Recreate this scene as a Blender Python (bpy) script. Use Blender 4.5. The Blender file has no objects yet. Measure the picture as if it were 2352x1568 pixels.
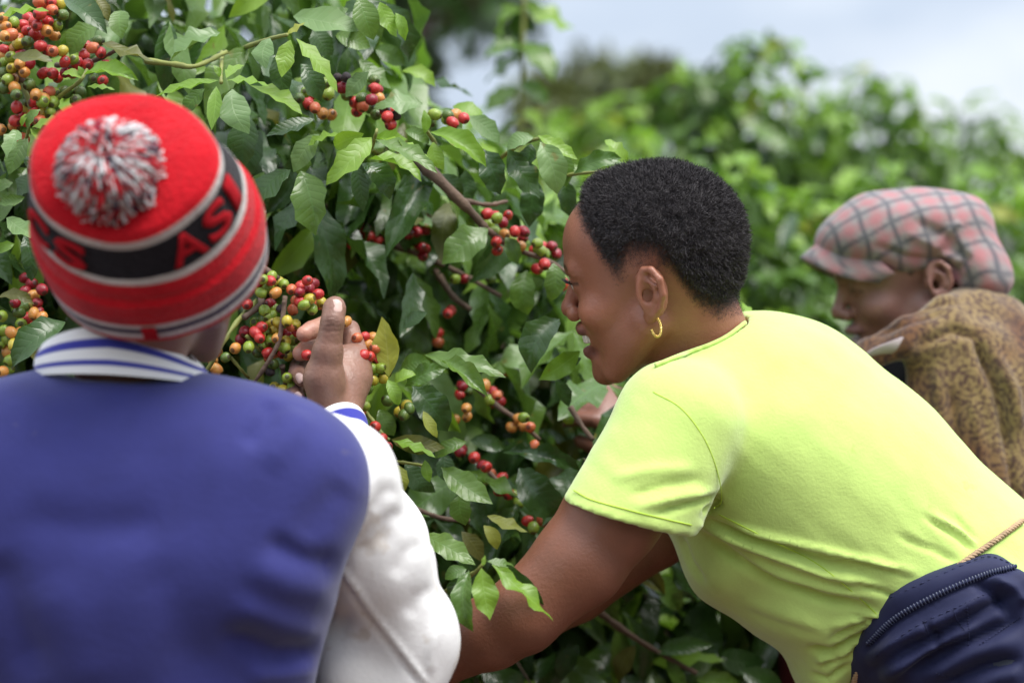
import bpy, bmesh, math, random
import numpy as np
from mathutils import Vector, Matrix, Euler

SC = bpy.context.scene
COL = SC.collection
rnd = random.Random(7)
nrng = np.random.default_rng(11)

# ------------------------------------------------------------------ camera
CAM_H = 1.32
LENS = 85.0
FPX = 2352 * LENS / 36.0            # focal length in units of a 2352 px wide picture
cam_d = bpy.data.cameras.new('camera')
cam = bpy.data.objects.new('camera', cam_d)
COL.objects.link(cam)
cam.location = (0, 0, CAM_H)
cam.rotation_euler = (math.radians(90), 0, 0)
cam_d.lens = LENS
cam_d.sensor_width = 36.0
cam_d.clip_start = 0.05
cam_d.clip_end = 400
cam_d.dof.use_dof = True
cam_d.dof.focus_distance = 2.54
cam_d.dof.aperture_fstop = 2.9
cam_d.dof.aperture_blades = 9
SC.camera = cam

# ------------------------------------------------------------------ world: bright overcast sky
SUN_EL, SUN_AZ = math.radians(64), math.radians(132)     # azimuth clockwise from +Y (behind the camera, to the right)
world = bpy.data.worlds.new('World')
SC.world = world
world.use_nodes = True
wn, wl = world.node_tree.nodes, world.node_tree.links
wn.clear()
w_out = wn.new('ShaderNodeOutputWorld')
w_bg = wn.new('ShaderNodeBackground')
w_sky = wn.new('ShaderNodeTexSky')
w_sky.sky_type = 'NISHITA'
w_sky.sun_disc = False
w_sky.sun_elevation = SUN_EL
w_sky.sun_rotation = SUN_AZ
w_sky.air_density = 1.0
w_sky.dust_density = 2.0
w_tc = wn.new('ShaderNodeTexCoord')
w_map = wn.new('ShaderNodeMapping')
w_map.inputs['Scale'].default_value = (1.0, 1.0, 2.6)
w_map.inputs['Location'].default_value = (5.2, 0.0, 1.78)
w_noise = wn.new('ShaderNodeTexNoise')
w_noise.inputs['Scale'].default_value = 4.5
w_noise.inputs['Detail'].default_value = 5.0
w_noise.inputs['Roughness'].default_value = 0.5
w_ramp = wn.new('ShaderNodeValToRGB')
w_ramp.color_ramp.elements[0].position = 0.40
w_ramp.color_ramp.elements[0].color = (5.9, 6.8, 8.2, 1)
w_ramp.color_ramp.elements[1].position = 0.62
w_ramp.color_ramp.elements[1].color = (9.4, 9.9, 10.6, 1)
# overcast luminance: about three times brighter overhead than at the horizon
w_sep = wn.new('ShaderNodeSeparateXYZ')
w_lum = wn.new('ShaderNodeMapRange')
w_lum.inputs['From Min'].default_value = 0.0
w_lum.inputs['From Max'].default_value = 1.0
w_lum.inputs['To Min'].default_value = 0.50
w_lum.inputs['To Max'].default_value = 1.35
w_scl = wn.new('ShaderNodeVectorMath')
w_scl.operation = 'SCALE'
w_mix = wn.new('ShaderNodeMix')
w_mix.data_type = 'RGBA'
w_mix.inputs['Factor'].default_value = 0.92
wl.new(w_tc.outputs['Generated'], w_map.inputs['Vector'])
wl.new(w_tc.outputs['Generated'], w_sep.inputs['Vector'])
wl.new(w_sep.outputs['Z'], w_lum.inputs['Value'])
wl.new(w_map.outputs['Vector'], w_noise.inputs['Vector'])
wl.new(w_noise.outputs['Fac'], w_ramp.inputs['Fac'])
wl.new(w_ramp.outputs['Color'], w_scl.inputs[0])
wl.new(w_lum.outputs['Result'], w_scl.inputs['Scale'])
wl.new(w_sky.outputs['Color'], w_mix.inputs['A'])
wl.new(w_scl.outputs['Vector'], w_mix.inputs['B'])
wl.new(w_mix.outputs['Result'], w_bg.inputs['Color'])
w_bg.inputs['Strength'].default_value = 0.105
wl.new(w_bg.outputs['Background'], w_out.inputs['Surface'])

sun_d = bpy.data.lights.new('sun', 'SUN')
sun_d.energy = 2.5
sun_d.angle = math.radians(36)
sun_d.color = (1.0, 0.96, 0.9)
sun = bpy.data.objects.new('sun', sun_d)
COL.objects.link(sun)
sdir = Vector((math.sin(SUN_AZ) * math.cos(SUN_EL), math.cos(SUN_AZ) * math.cos(SUN_EL), math.sin(SUN_EL)))
sun.rotation_euler = sdir.to_track_quat('Z', 'Y').to_euler()
sun.location = sdir * 20

SC.view_settings.view_transform = 'Standard'
SC.view_settings.look = 'None'
SC.view_settings.gamma = 1.0
SC.view_settings.exposure = 0.82
SC.view_settings.use_curve_mapping = False
SC.cycles.use_denoising = True
SC.cycles.max_bounces = 8
SC.cycles.transparent_max_bounces = 8

# ------------------------------------------------------------------ helpers
def V(vx, vy, d):
    """point at picture position (2352 x 1568 grid) and distance d in front of the camera"""
    return np.array(((vx - 1176) * d / FPX, d, CAM_H - (vy - 784) * d / FPX))

def vpx(P):
    return 1176 + P[:, 0] / P[:, 1] * FPX, 784 - (P[:, 2] - CAM_H) / P[:, 1] * FPX

def tag(o, label=None, cat=None, group=None, kind=None):
    if label: o['label'] = label
    if cat: o['category'] = cat
    if group: o['group'] = group
    if kind: o['kind'] = kind
    return o

def empty(name, loc):
    o = bpy.data.objects.new(name, None)
    COL.objects.link(o)
    o.location = loc
    o.empty_display_size = 0.1
    return o

def link(name, me, parent=None, mats=()):
    o = bpy.data.objects.new(name, me)
    COL.objects.link(o)
    for m in mats:
        me.materials.append(m)
    if parent is not None:
        o.parent = parent
        o.matrix_parent_inverse = Matrix.Translation(parent.location).inverted() if parent.type == 'EMPTY' else parent_inv(parent)
    return o

def parent_inv(p):
    # all mesh parts keep their vertices in world coordinates, so a part's own matrix is identity
    return Matrix.Identity(4)

def np_mesh(name, v, f, col=None, uv=None, smooth=True, mat_idx=None):
    """mesh from numpy arrays: v (n,3), f (m,3|4) or list of such"""
    me = bpy.data.meshes.new(name)
    v = np.asarray(v, dtype=np.float32)
    fs = f if isinstance(f, list) else [f]
    fs = [np.asarray(a, dtype=np.int32) for a in fs if len(a)]
    loops = np.concatenate([a.ravel() for a in fs])
    sizes = np.concatenate([np.full(len(a), a.shape[1], dtype=np.int32) for a in fs])
    starts = np.concatenate(([0], np.cumsum(sizes)[:-1])).astype(np.int32)
    me.vertices.add(len(v)); me.vertices.foreach_set('co', v.ravel())
    me.loops.add(len(loops)); me.loops.foreach_set('vertex_index', loops)
    me.polygons.add(len(sizes)); me.polygons.foreach_set('loop_start', starts)
    me.polygons.foreach_set('use_smooth', np.full(len(sizes), smooth, dtype=bool))
    if mat_idx is not None:
        me.polygons.foreach_set('material_index', np.asarray(mat_idx, dtype=np.int32))
    me.update(calc_edges=True)
    if col is not None:
        a = me.color_attributes.new('Col', 'FLOAT_COLOR', 'POINT')
        c4 = np.ones((len(v), 4), dtype=np.float32); c4[:, :3] = col
        a.data.foreach_set('color', c4.ravel())
    if uv is not None:
        u = me.uv_layers.new(name='UVMap')
        u.data.foreach_set('uv', np.asarray(uv, dtype=np.float32)[loops].ravel())
    me.validate()
    return me

def vnormals(v, f):
    n = np.zeros_like(v)
    for a in (f if isinstance(f, list) else [f]):
        if not len(a): continue
        fn = np.cross(v[a[:, 1]] - v[a[:, 0]], v[a[:, 2]] - v[a[:, 0]])
        if a.shape[1] == 4:
            fn = fn + np.cross(v[a[:, 2]] - v[a[:, 0]], v[a[:, 3]] - v[a[:, 0]])
        for i in range(a.shape[1]):
            for c in range(3):
                n[:, c] += np.bincount(a[:, i], weights=fn[:, c], minlength=len(v))
    l = np.linalg.norm(n, axis=1, keepdims=True); l[l == 0] = 1
    return n / l

def relax(v, f, it=1, lam=0.5):
    e = np.concatenate([f[:, [0, 1]], f[:, [1, 2]], f[:, [2, 3]], f[:, [3, 0]]])
    cnt = np.bincount(e[:, 0], minlength=len(v)) + np.bincount(e[:, 1], minlength=len(v))
    cnt = np.maximum(cnt, 1)[:, None]
    for _ in range(it):
        s = np.zeros_like(v)
        for c in range(3):
            s[:, c] = np.bincount(e[:, 0], weights=v[e[:, 1], c], minlength=len(v)) + np.bincount(e[:, 1], weights=v[e[:, 0], c], minlength=len(v))
        v = v + lam * (s / cnt - v)
    return v

# value noise on points (numpy), for cloth, skin and bark relief
_PERM = nrng.random((64, 64, 64)).astype(np.float32)
def vnoise(P, scale):
    q = np.asarray(P) * scale + 100.0
    i = np.floor(q).astype(int); f = q - i; f = f * f * (3 - 2 * f)
    i &= 63; j = (i + 1) & 63
    def g(a, b, c): return _PERM[a, b, c]
    x0, y0, z0 = i.T; x1, y1, z1 = j.T; fx, fy, fz = f.T
    c00 = g(x0, y0, z0) * (1 - fx) + g(x1, y0, z0) * fx
    c10 = g(x0, y1, z0) * (1 - fx) + g(x1, y1, z0) * fx
    c01 = g(x0, y0, z1) * (1 - fx) + g(x1, y0, z1) * fx
    c11 = g(x0, y1, z1) * (1 - fx) + g(x1, y1, z1) * fx
    return (c00 * (1 - fy) + c10 * fy) * (1 - fz) + (c01 * (1 - fy) + c11 * fy) * fz - 0.5

class Field:
    """signed distance field on a grid; shapes are blended in, the surface is pulled out with surface nets"""
    def __init__(s, lo, hi, h):
        s.lo = np.asarray(lo, float); s.h = h
        n = np.ceil((np.asarray(hi, float) - s.lo) / h).astype(int) + 1
        s.ax = [s.lo[i] + h * np.arange(n[i]) for i in range(3)]
        s.D = np.full(n, 1.0, dtype=np.float32)
    def _blk(s, lo, hi, m):
        sl = []
        for i in range(3):
            a = int(np.floor((lo[i] - m - s.lo[i]) / s.h)); b = int(np.ceil((hi[i] + m - s.lo[i]) / s.h)) + 1
            sl.append(slice(max(a, 0), max(min(b, s.D.shape[i]), 0)))
        sl = tuple(sl)
        if any(q.stop <= q.start for q in sl): return None, None
        X = s.ax[0][sl[0]][:, None, None]; Y = s.ax[1][sl[1]][None, :, None]; Z = s.ax[2][sl[2]][None, None, :]
        return sl, (X, Y, Z)
    def _op(s, fn, lo, hi, k, mode):
        sl, P = s._blk(np.asarray(lo), np.asarray(hi), max(k, 0.0005) + 3 * s.h)
        if sl is None: return
        b = fn(*P).astype(np.float32); a = s.D[sl]; k = max(k, 1e-5)
        if mode == 'add':
            h = np.clip(0.5 + 0.5 * (b - a) / k, 0, 1); s.D[sl] = b * (1 - h) + a * h - k * h * (1 - h)
        else:
            b = -b; h = np.clip(0.5 - 0.5 * (b - a) / k, 0, 1); s.D[sl] = b * (1 - h) + a * h + k * h * (1 - h)
    def cone(s, a, b, ra, rb, k=0.005, mode='add'):
        a = np.asarray(a, float); b = np.asarray(b, float); ab = b - a; L = max(ab @ ab, 1e-12)
        def fn(X, Y, Z):
            px, py, pz = X - a[0], Y - a[1], Z - a[2]
            t = np.clip((px * ab[0] + py * ab[1] + pz * ab[2]) / L, 0, 1)
            return np.sqrt((px - t * ab[0]) ** 2 + (py - t * ab[1]) ** 2 + (pz - t * ab[2]) ** 2) - (ra + (rb - ra) * t)
        r = max(ra, rb)
        s._op(fn, np.minimum(a, b) - r, np.maximum(a, b) + r, k, mode)
    def chain(s, pts, k=0.005, mode='add'):
        for (a, ra), (b, rb) in zip(pts[:-1], pts[1:]): s.cone(a, b, ra, rb, k, mode)
    def ball(s, c, r, k=0.005, mode='add'): s.cone(c, np.asarray(c) + 1e-6, r, r, k, mode)
    def ell(s, c, r, k=0.005, mode='add', R=None):
        c = np.asarray(c, float); r = np.asarray(r, float); R = np.eye(3) if R is None else np.asarray(R)   # rows = axes
        def fn(X, Y, Z):
            px, py, pz = X - c[0], Y - c[1], Z - c[2]
            q = [R[i, 0] * px + R[i, 1] * py + R[i, 2] * pz for i in range(3)]
            k0 = np.sqrt(sum((q[i] / r[i]) ** 2 for i in range(3))); k1 = np.sqrt(sum((q[i] / r[i] ** 2) ** 2 for i in range(3)))
            return k0 * (k0 - 1) / np.maximum(k1, 1e-9)
        e = np.sqrt(((R * r[:, None]) ** 2).sum(0))
        s._op(fn, c - e, c + e, k, mode)
    def econe(s, a, b, u, ra, rb, k=0.02, mode='add'):
        """cone with elliptical section: ra, rb = (half width along u, half width across)"""
        a = np.asarray(a, float); b = np.asarray(b, float); ab = b - a; L = ab @ ab; ax = ab / math.sqrt(L)
        u = np.asarray(u, float); u = u - ax * (u @ ax); u /= np.linalg.norm(u); w = np.cross(ax, u)
        def fn(X, Y, Z):
            px, py, pz = X - a[0], Y - a[1], Z - a[2]
            t = np.clip((px * ab[0] + py * ab[1] + pz * ab[2]) / L, 0, 1)
            qx, qy, qz = px - t * ab[0], py - t * ab[1], pz - t * ab[2]
            p = ra[0] + (rb[0] - ra[0]) * t; q = ra[1] + (rb[1] - ra[1]) * t; r = np.minimum(p, q)
            du = qx * u[0] + qy * u[1] + qz * u[2]; dw = qx * w[0] + qy * w[1] + qz * w[2]; da = qx * ax[0] + qy * ax[1] + qz * ax[2]
            k0 = np.sqrt((du / p) ** 2 + (dw / q) ** 2 + (da / r) ** 2); k1 = np.sqrt((du / p ** 2) ** 2 + (dw / q ** 2) ** 2 + (da / r ** 2) ** 2)
            return np.where(k1 > 1e-6, k0 * (k0 - 1) / np.maximum(k1, 1e-6), -r)
        m = max(*ra, *rb)
        s._op(fn, np.minimum(a, b) - m, np.maximum(a, b) + m, k, mode)
    def cut(s, p, n, k=0.002):
        """remove everything on the side of the plane n points to"""
        n = np.asarray(n, float) / np.linalg.norm(n); p = np.asarray(p, float)
        X = s.ax[0][:, None, None]; Y = s.ax[1][None, :, None]; Z = s.ax[2][None, None, :]
        b = ((X - p[0]) * n[0] + (Y - p[1]) * n[1] + (Z - p[2]) * n[2]).astype(np.float32); a = s.D
        h = np.clip(0.5 - 0.5 * (b - a) / k, 0, 1); s.D = b * (1 - h) + a * h + k * h * (1 - h)
    def merge(s, o, k):
        a, b = s.D, o.D; h = np.clip(0.5 + 0.5 * (b - a) / k, 0, 1); s.D = b * (1 - h) + a * h - k * h * (1 - h)
    def mesh(s, smooth=1, whole=False):
        D = s.D; S = D < 0; n = D.shape
        C = np.zeros((n[0] - 1, n[1] - 1, n[2] - 1), dtype=np.int8)
        for i in (0, 1):
            for j in (0, 1):
                for k in (0, 1): C += S[i:n[0] - 1 + i, j:n[1] - 1 + j, k:n[2] - 1 + k]
        act = np.argwhere((C > 0) & (C < 8))
        idx = np.full(C.shape, -1, dtype=np.int32); idx[tuple(act.T)] = np.arange(len(act))
        acc = np.zeros((len(act), 3)); cnt = np.zeros(len(act))
        cor = np.array([(i, j, k) for i in (0, 1) for j in (0, 1) for k in (0, 1)])
        vals = [D[act[:, 0] + c[0], act[:, 1] + c[1], act[:, 2] + c[2]].astype(float) for c in cor]
        for p in range(8):
            for q in range(p + 1, 8):
                if np.abs(cor[p] - cor[q]).sum() != 1: continue
                va, vb = vals[p], vals[q]; m = (va < 0) != (vb < 0)
                t = np.where(m, va / np.where(m, va - vb, 1), 0)
                acc += m[:, None] * (cor[p] + t[:, None] * (cor[q] - cor[p])); cnt += m
        v = s.lo + s.h * (act + acc / cnt[:, None])
        quads = []
        for ax in range(3):
            o1, o2 = (ax + 1) % 3, (ax + 2) % 3
            sl0 = [slice(1, n[i] - 1) for i in range(3)]; sl0[ax] = slice(0, n[ax] - 1); sl1 = list(sl0); sl1[ax] = slice(1, n[ax])
            A = S[tuple(sl0)]; B = S[tuple(sl1)]
            e = np.argwhere(A != B); inside = A[tuple(e.T)]
            off = np.ones(3, int); off[ax] = 0; e = e + off
            def cell(d1, d2):
                c = e.copy(); c[:, o1] += d1; c[:, o2] += d2; return idx[tuple(c.T)]
            q = np.stack([cell(-1, -1), cell(0, -1), cell(0, 0), cell(-1, 0)], 1)
            q[~inside] = q[~inside][:, ::-1]
            quads.append(q)
        f = np.concatenate(quads); f = f[(f >= 0).all(1)]
        if smooth: v = relax(v, f, smooth, 0.5)
        if whole:                                              # keep the one big piece
            lab = np.arange(len(v))
            while True:
                m = lab[f].min(1); new = lab.copy()
                for i in range(4): np.minimum.at(new, f[:, i], m)
                new = new[new]
                if (new == lab).all(): break
                lab = new
            big = np.bincount(lab).argmax(); keep = lab == big; rm = np.cumsum(keep) - 1
            f = rm[f[keep[f].all(1)]]; v = v[keep]
        return v, f

def polyd(px, py, pts):
    """distance of picture points to a polyline, parameter along it and side"""
    best = np.full(len(px), 1e9); par = np.zeros(len(px)); n = len(pts) - 1
    for i in range(n):
        ax, ay = pts[i]; bx, by = pts[i + 1]; dx, dy = bx - ax, by - ay; L = dx * dx + dy * dy
        t = np.clip(((px - ax) * dx + (py - ay) * dy) / L, 0, 1)
        d = np.hypot(px - ax - t * dx, py - ay - t * dy); m = d < best
        best[m] = d[m]; par[m] = (i + t[m]) / n
    return best, par

def crease(v, f, folds):
    """press folds (ridge > 0, valley < 0) into the side of a cloth or skin mesh that faces the photographer"""
    n = vnormals(v, f)
    to = np.array((0, 0, CAM_H)) - v; to /= np.linalg.norm(to, axis=1, keepdims=True)
    face = np.clip((n * to).sum(1) * 3 + 0.3, 0, 1); px, py = vpx(v); off = np.zeros(len(v))
    for fo in folds:
        pts, w, a = fo[:3]; taper = fo[3] if len(fo) > 3 else True
        d, t = polyd(px, py, pts)
        g = np.exp(-(d / w) ** 2)
        if taper: g = g * np.clip(np.sin(np.pi * np.clip(t, 0, 1)) * 1.6 + 0.05, 0, 1)
        off += a * g
    return v + n * (off * face)[:, None]

def tube(pts, radii, seg=6, cap=True):
    """verts, quads of a swept tube"""
    pts = np.asarray(pts, float); n = len(pts)
    radii = np.broadcast_to(np.asarray(radii, float), (n,))
    T = np.gradient(pts, axis=0); T /= np.maximum(np.linalg.norm(T, axis=1, keepdims=True), 1e-9)
    u = np.cross(T[0], (0.3, 0.2, 0.93)); u /= np.linalg.norm(u); vs = []
    ang = np.arange(seg) * 2 * np.pi / seg
    for i in range(n):
        u = u - T[i] * (u @ T[i]); u /= np.linalg.norm(u); w = np.cross(T[i], u)
        vs.append(pts[i] + radii[i] * (np.cos(ang)[:, None] * u + np.sin(ang)[:, None] * w))
    v = np.concatenate(vs); f = []
    for i in range(n - 1):
        for j in range(seg):
            k = (j + 1) % seg
            f.append((i * seg + j, i * seg + k, (i + 1) * seg + k, (i + 1) * seg + j))
    f = np.array(f)
    if cap:
        v = np.concatenate([v, pts[:1], pts[-1:]]); a, b = len(v) - 2, len(v) - 1
        t = [(a, (j + 1) % seg, j, j) for j in range(seg)] + [(b, (n - 1) * seg + j, (n - 1) * seg + (j + 1) % seg, (n - 1) * seg + (j + 1) % seg) for j in range(seg)]
        t3 = np.array(t)[:, :3]
        return v, [f, t3]
    return v, [f]

def join(parts):
    """join a list of (v, faces[, colour]) into one"""
    vs, qs, ts, cs = [], [], [], []; o = 0
    for p in parts:
        v, f = p[0], p[1]
        for a in (f if isinstance(f, list) else [f]):
            if len(a): (qs if a.shape[1] == 4 else ts).append(a + o)
        vs.append(v); o += len(v)
        if len(p) > 2: cs.append(np.broadcast_to(np.asarray(p[2], float), (len(v), 3)))
    fs = []
    if qs: fs.append(np.concatenate(qs))
    if ts: fs.append(np.concatenate(ts))
    return np.concatenate(vs), fs, (np.concatenate(cs) if cs else None)

def spline(pts, n):
    """smooth curve through points (Catmull-Rom)"""
    P = np.asarray(pts, float); P = np.concatenate([[2 * P[0] - P[1]], P, [2 * P[-1] - P[-2]]]); m = len(P) - 3
    out = []
    for q in np.linspace(0, m - 1e-6, n):
        i = int(q); t = q - i; a, b, c, d = P[i:i + 4]
        out.append(0.5 * (2 * b + (c - a) * t + (2 * a - 5 * b + 4 * c - d) * t * t + (3 * b - a - 3 * c + d) * t ** 3))
    return np.array(out)

# ------------------------------------------------------------------ materials
def mat(name, color=(0.5, 0.5, 0.5), rough=0.6, attr=False, bump=None, spec=0.5, sss=0.0, sheen=0.0, var=None, coat=0.0, metal=0.0, bump2=None, stain=None):
    m = bpy.data.materials.new(name); m.use_nodes = True
    N, L = m.node_tree.nodes, m.node_tree.links
    b = N['Principled BSDF']
    b.inputs['Base Color'].default_value = (*color, 1)
    b.inputs['Roughness'].default_value = rough
    b.inputs['Specular IOR Level'].default_value = spec
    b.inputs['Metallic'].default_value = metal
    if sss:
        b.inputs['Subsurface Weight'].default_value = sss
        b.inputs['Subsurface Radius'].default_value = (1.0, 0.4, 0.25)
        b.inputs['Subsurface Scale'].default_value = 0.006
    if sheen:
        b.inputs['Sheen Weight'].default_value = sheen
        b.inputs['Sheen Roughness'].default_value = 0.5
    if coat:
        b.inputs['Coat Weight'].default_value = coat
        b.inputs['Coat Roughness'].default_value = 0.15
    tc = N.new('ShaderNodeTexCoord')
    src = None
    if attr:
        a = N.new('ShaderNodeAttribute'); a.attribute_name = 'Col'; src = a.outputs['Color']
    if var:                                   # (scale, amount): soft colour mottling
        nz = N.new('ShaderNodeTexNoise'); nz.inputs['Scale'].default_value = var[0]; nz.inputs['Detail'].default_value = 4
        L.new(tc.outputs['Object'], nz.inputs['Vector'])
        mr = N.new('ShaderNodeMapRange'); mr.inputs['From Min'].default_value = 0.25; mr.inputs['From Max'].default_value = 0.75
        mr.inputs['To Min'].default_value = 1 - var[1]; mr.inputs['To Max'].default_value = 1 + var[1]
        L.new(nz.outputs['Fac'], mr.inputs['Value'])
        mx = N.new('ShaderNodeVectorMath'); mx.operation = 'SCALE'
        if src: L.new(src, mx.inputs[0])
        else: mx.inputs[0].default_value = color
        L.new(mr.outputs['Result'], mx.inputs['Scale']); src = mx.outputs['Vector']
    if stain:                                 # (scale, threshold, colour, amount): sparse dirt marks
        sn = N.new('ShaderNodeTexNoise'); sn.inputs['Scale'].default_value = stain[0]; sn.inputs['Detail'].default_value = 4; L.new(tc.outputs['Object'], sn.inputs['Vector'])
        sr = N.new('ShaderNodeMapRange'); sr.inputs['From Min'].default_value = stain[1]; sr.inputs['From Max'].default_value = stain[1] + 0.06; sr.inputs['To Max'].default_value = stain[3]; L.new(sn.outputs['Fac'], sr.inputs['Value'])
        sm = N.new('ShaderNodeMix'); sm.data_type = 'RGBA'; sm.inputs['B'].default_value = (*stain[2], 1); L.new(sr.outputs['Result'], sm.inputs['Factor'])
        if src: L.new(src, sm.inputs['A'])
        else: sm.inputs['A'].default_value = (*color, 1)
        src = sm.outputs['Result']
    if src: L.new(src, b.inputs['Base Color'])
    prev = None
    for bp in (bump, bump2):
        if not bp: continue
        kind, sc, st, di = bp
        if kind == 'noise':
            t = N.new('ShaderNodeTexNoise'); t.inputs['Scale'].default_value = sc; t.inputs['Detail'].default_value = 3; o = t.outputs['Fac']
        elif kind == 'voronoi':
            t = N.new('ShaderNodeTexVoronoi'); t.inputs['Scale'].default_value = sc; o = t.outputs['Distance']
        else:
            t = N.new('ShaderNodeTexWave'); t.inputs['Scale'].default_value = sc; t.inputs['Distortion'].default_value = 1.5; t.bands_direction = 'DIAGONAL'; o = t.outputs['Fac']
        L.new(tc.outputs['Object'], t.inputs['Vector'])
        bn = N.new('ShaderNodeBump'); bn.inputs['Strength'].default_value = st; bn.inputs['Distance'].default_value = di
        L.new(o, bn.inputs['Height'])
        if prev: L.new(prev, bn.inputs['Normal'])
        prev = bn.outputs['Normal']
    if prev: L.new(prev, b.inputs['Normal'])
    return m

M = {}
M['skin'] = mat('skin', attr=True, rough=0.44, spec=0.55, sss=0.10, bump=('noise', 330, 0.35, 0.0016), var=(35, 0.10), bump2=('voronoi', 900, 0.12, 0.001))
M['hair'] = mat('hair', (0.042, 0.037, 0.039), rough=0.65, spec=0.25)
M['eye'] = mat('eye', attr=True, rough=0.15)
M['teeth'] = mat('teeth', (0.78, 0.72, 0.62), rough=0.25)
M['nail'] = mat('nail', (0.62, 0.42, 0.36), rough=0.35)
M['gold'] = mat('gold', (0.85, 0.62, 0.22), rough=0.22, metal=1.0)
M['tee'] = mat('lime_cotton', (0.51, 0.68, 0.18), rough=0.88, spec=0.2, sheen=0.4, bump=('noise', 300, 0.3, 0.0016), var=(40, 0.05), stain=(26, 0.70, (0.30, 0.36, 0.05), 0.45))
M['navy'] = mat('navy_softshell', (0.010, 0.013, 0.052), rough=0.7, spec=0.3, sheen=0.08, bump=('noise', 700, 0.1, 0.001), var=(9, 0.12))
M['zip'] = mat('zip_teeth', (0.05, 0.062, 0.11), rough=0.35, spec=0.6)
M['thread'] = mat('stitching', (0.012, 0.016, 0.06), rough=0.8)
M['rope'] = mat('jute_twine', (0.42, 0.29, 0.17), rough=0.9, bump=('noise', 500, 0.6, 0.002), var=(90, 0.25))
M['blue'] = mat('blue_wool', (0.027, 0.030, 0.158), rough=0.8, spec=0.25, sheen=0.22, bump=('noise', 160, 0.2, 0.002), var=(38, 0.08), stain=(30, 0.70, (0.10, 0.09, 0.14), 0.4))
M['white'] = mat('white_leatherette', (0.78, 0.77, 0.76), rough=0.85, spec=0.15, bump=('noise', 190, 0.22, 0.0016), var=(25, 0.05), stain=(20, 0.64, (0.50, 0.42, 0.33), 0.5))
M['rib'] = mat('striped_rib_knit', attr=True, rough=0.9, spec=0.15, sheen=0.2, bump=('noise', 600, 0.25, 0.001))
M['knit'] = mat('red_knit', attr=True, rough=0.95, spec=0.08, sheen=0.12, bump=('noise', 260, 0.8, 0.004), var=(45, 0.16))
M['yarn'] = mat('pompom_yarn', attr=True, rough=0.95, spec=0.1, sheen=0.2)
M['letter'] = mat('red_letters', (0.36, 0.010, 0.016), rough=0.92, spec=0.1, bump=('noise', 420, 0.4, 0.002))
M['black_cloth'] = mat('black_cloth', (0.004, 0.004, 0.006), rough=0.9, spec=0.2, var=(12, 0.2))
M['maroon'] = mat('maroon_wrap', (0.16, 0.02, 0.03), rough=0.9, var=(20, 0.25))
M['trouser'] = mat('dark_trousers', (0.03, 0.035, 0.05), rough=0.9, var=(10, 0.2))
M['shoe'] = mat('shoe_rubber', (0.03, 0.028, 0.026), rough=0.6)
M['bark'] = mat('coffee_bark', (0.13, 0.085, 0.06), rough=0.85, bump=('noise', 120, 0.6, 0.003), var=(40, 0.35))
M['twig'] = mat('green_twig', (0.20, 0.22, 0.05), rough=0.6, var=(60, 0.3))

# ================================================================== GROUND
def ground():
    n = 60; xs = np.linspace(-60, 60, n); ys = np.linspace(-30, 120, n)
    xs = np.sign(xs) * np.abs(xs / 60) ** 2 * 60; ys = np.sign(ys) * np.abs(ys / 120) ** 2 * 150
    v = np.array([(x, y, 0) for y in ys for x in xs]); r = np.hypot(v[:, 0], v[:, 1] - 2.5)
    v[:, 2] = np.where(r < 4, 0, 0.10 * vnoise(v, 0.4) * np.clip((r - 4) / 4, 0, 1))
    f = np.array([(i * n + j, i * n + j + 1, (i + 1) * n + j + 1, (i + 1) * n + j) for i in range(n - 1) for j in range(n - 1)])
    m = mat('red_brown_soil', (0.10, 0.055, 0.035), rough=0.95, bump=('noise', 14, 0.8, 0.03), var=(1.7, 0.35))
    o = link('ground', np_mesh('ground', v, f), None, [m]); tag(o, kind='structure')
ground()

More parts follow.
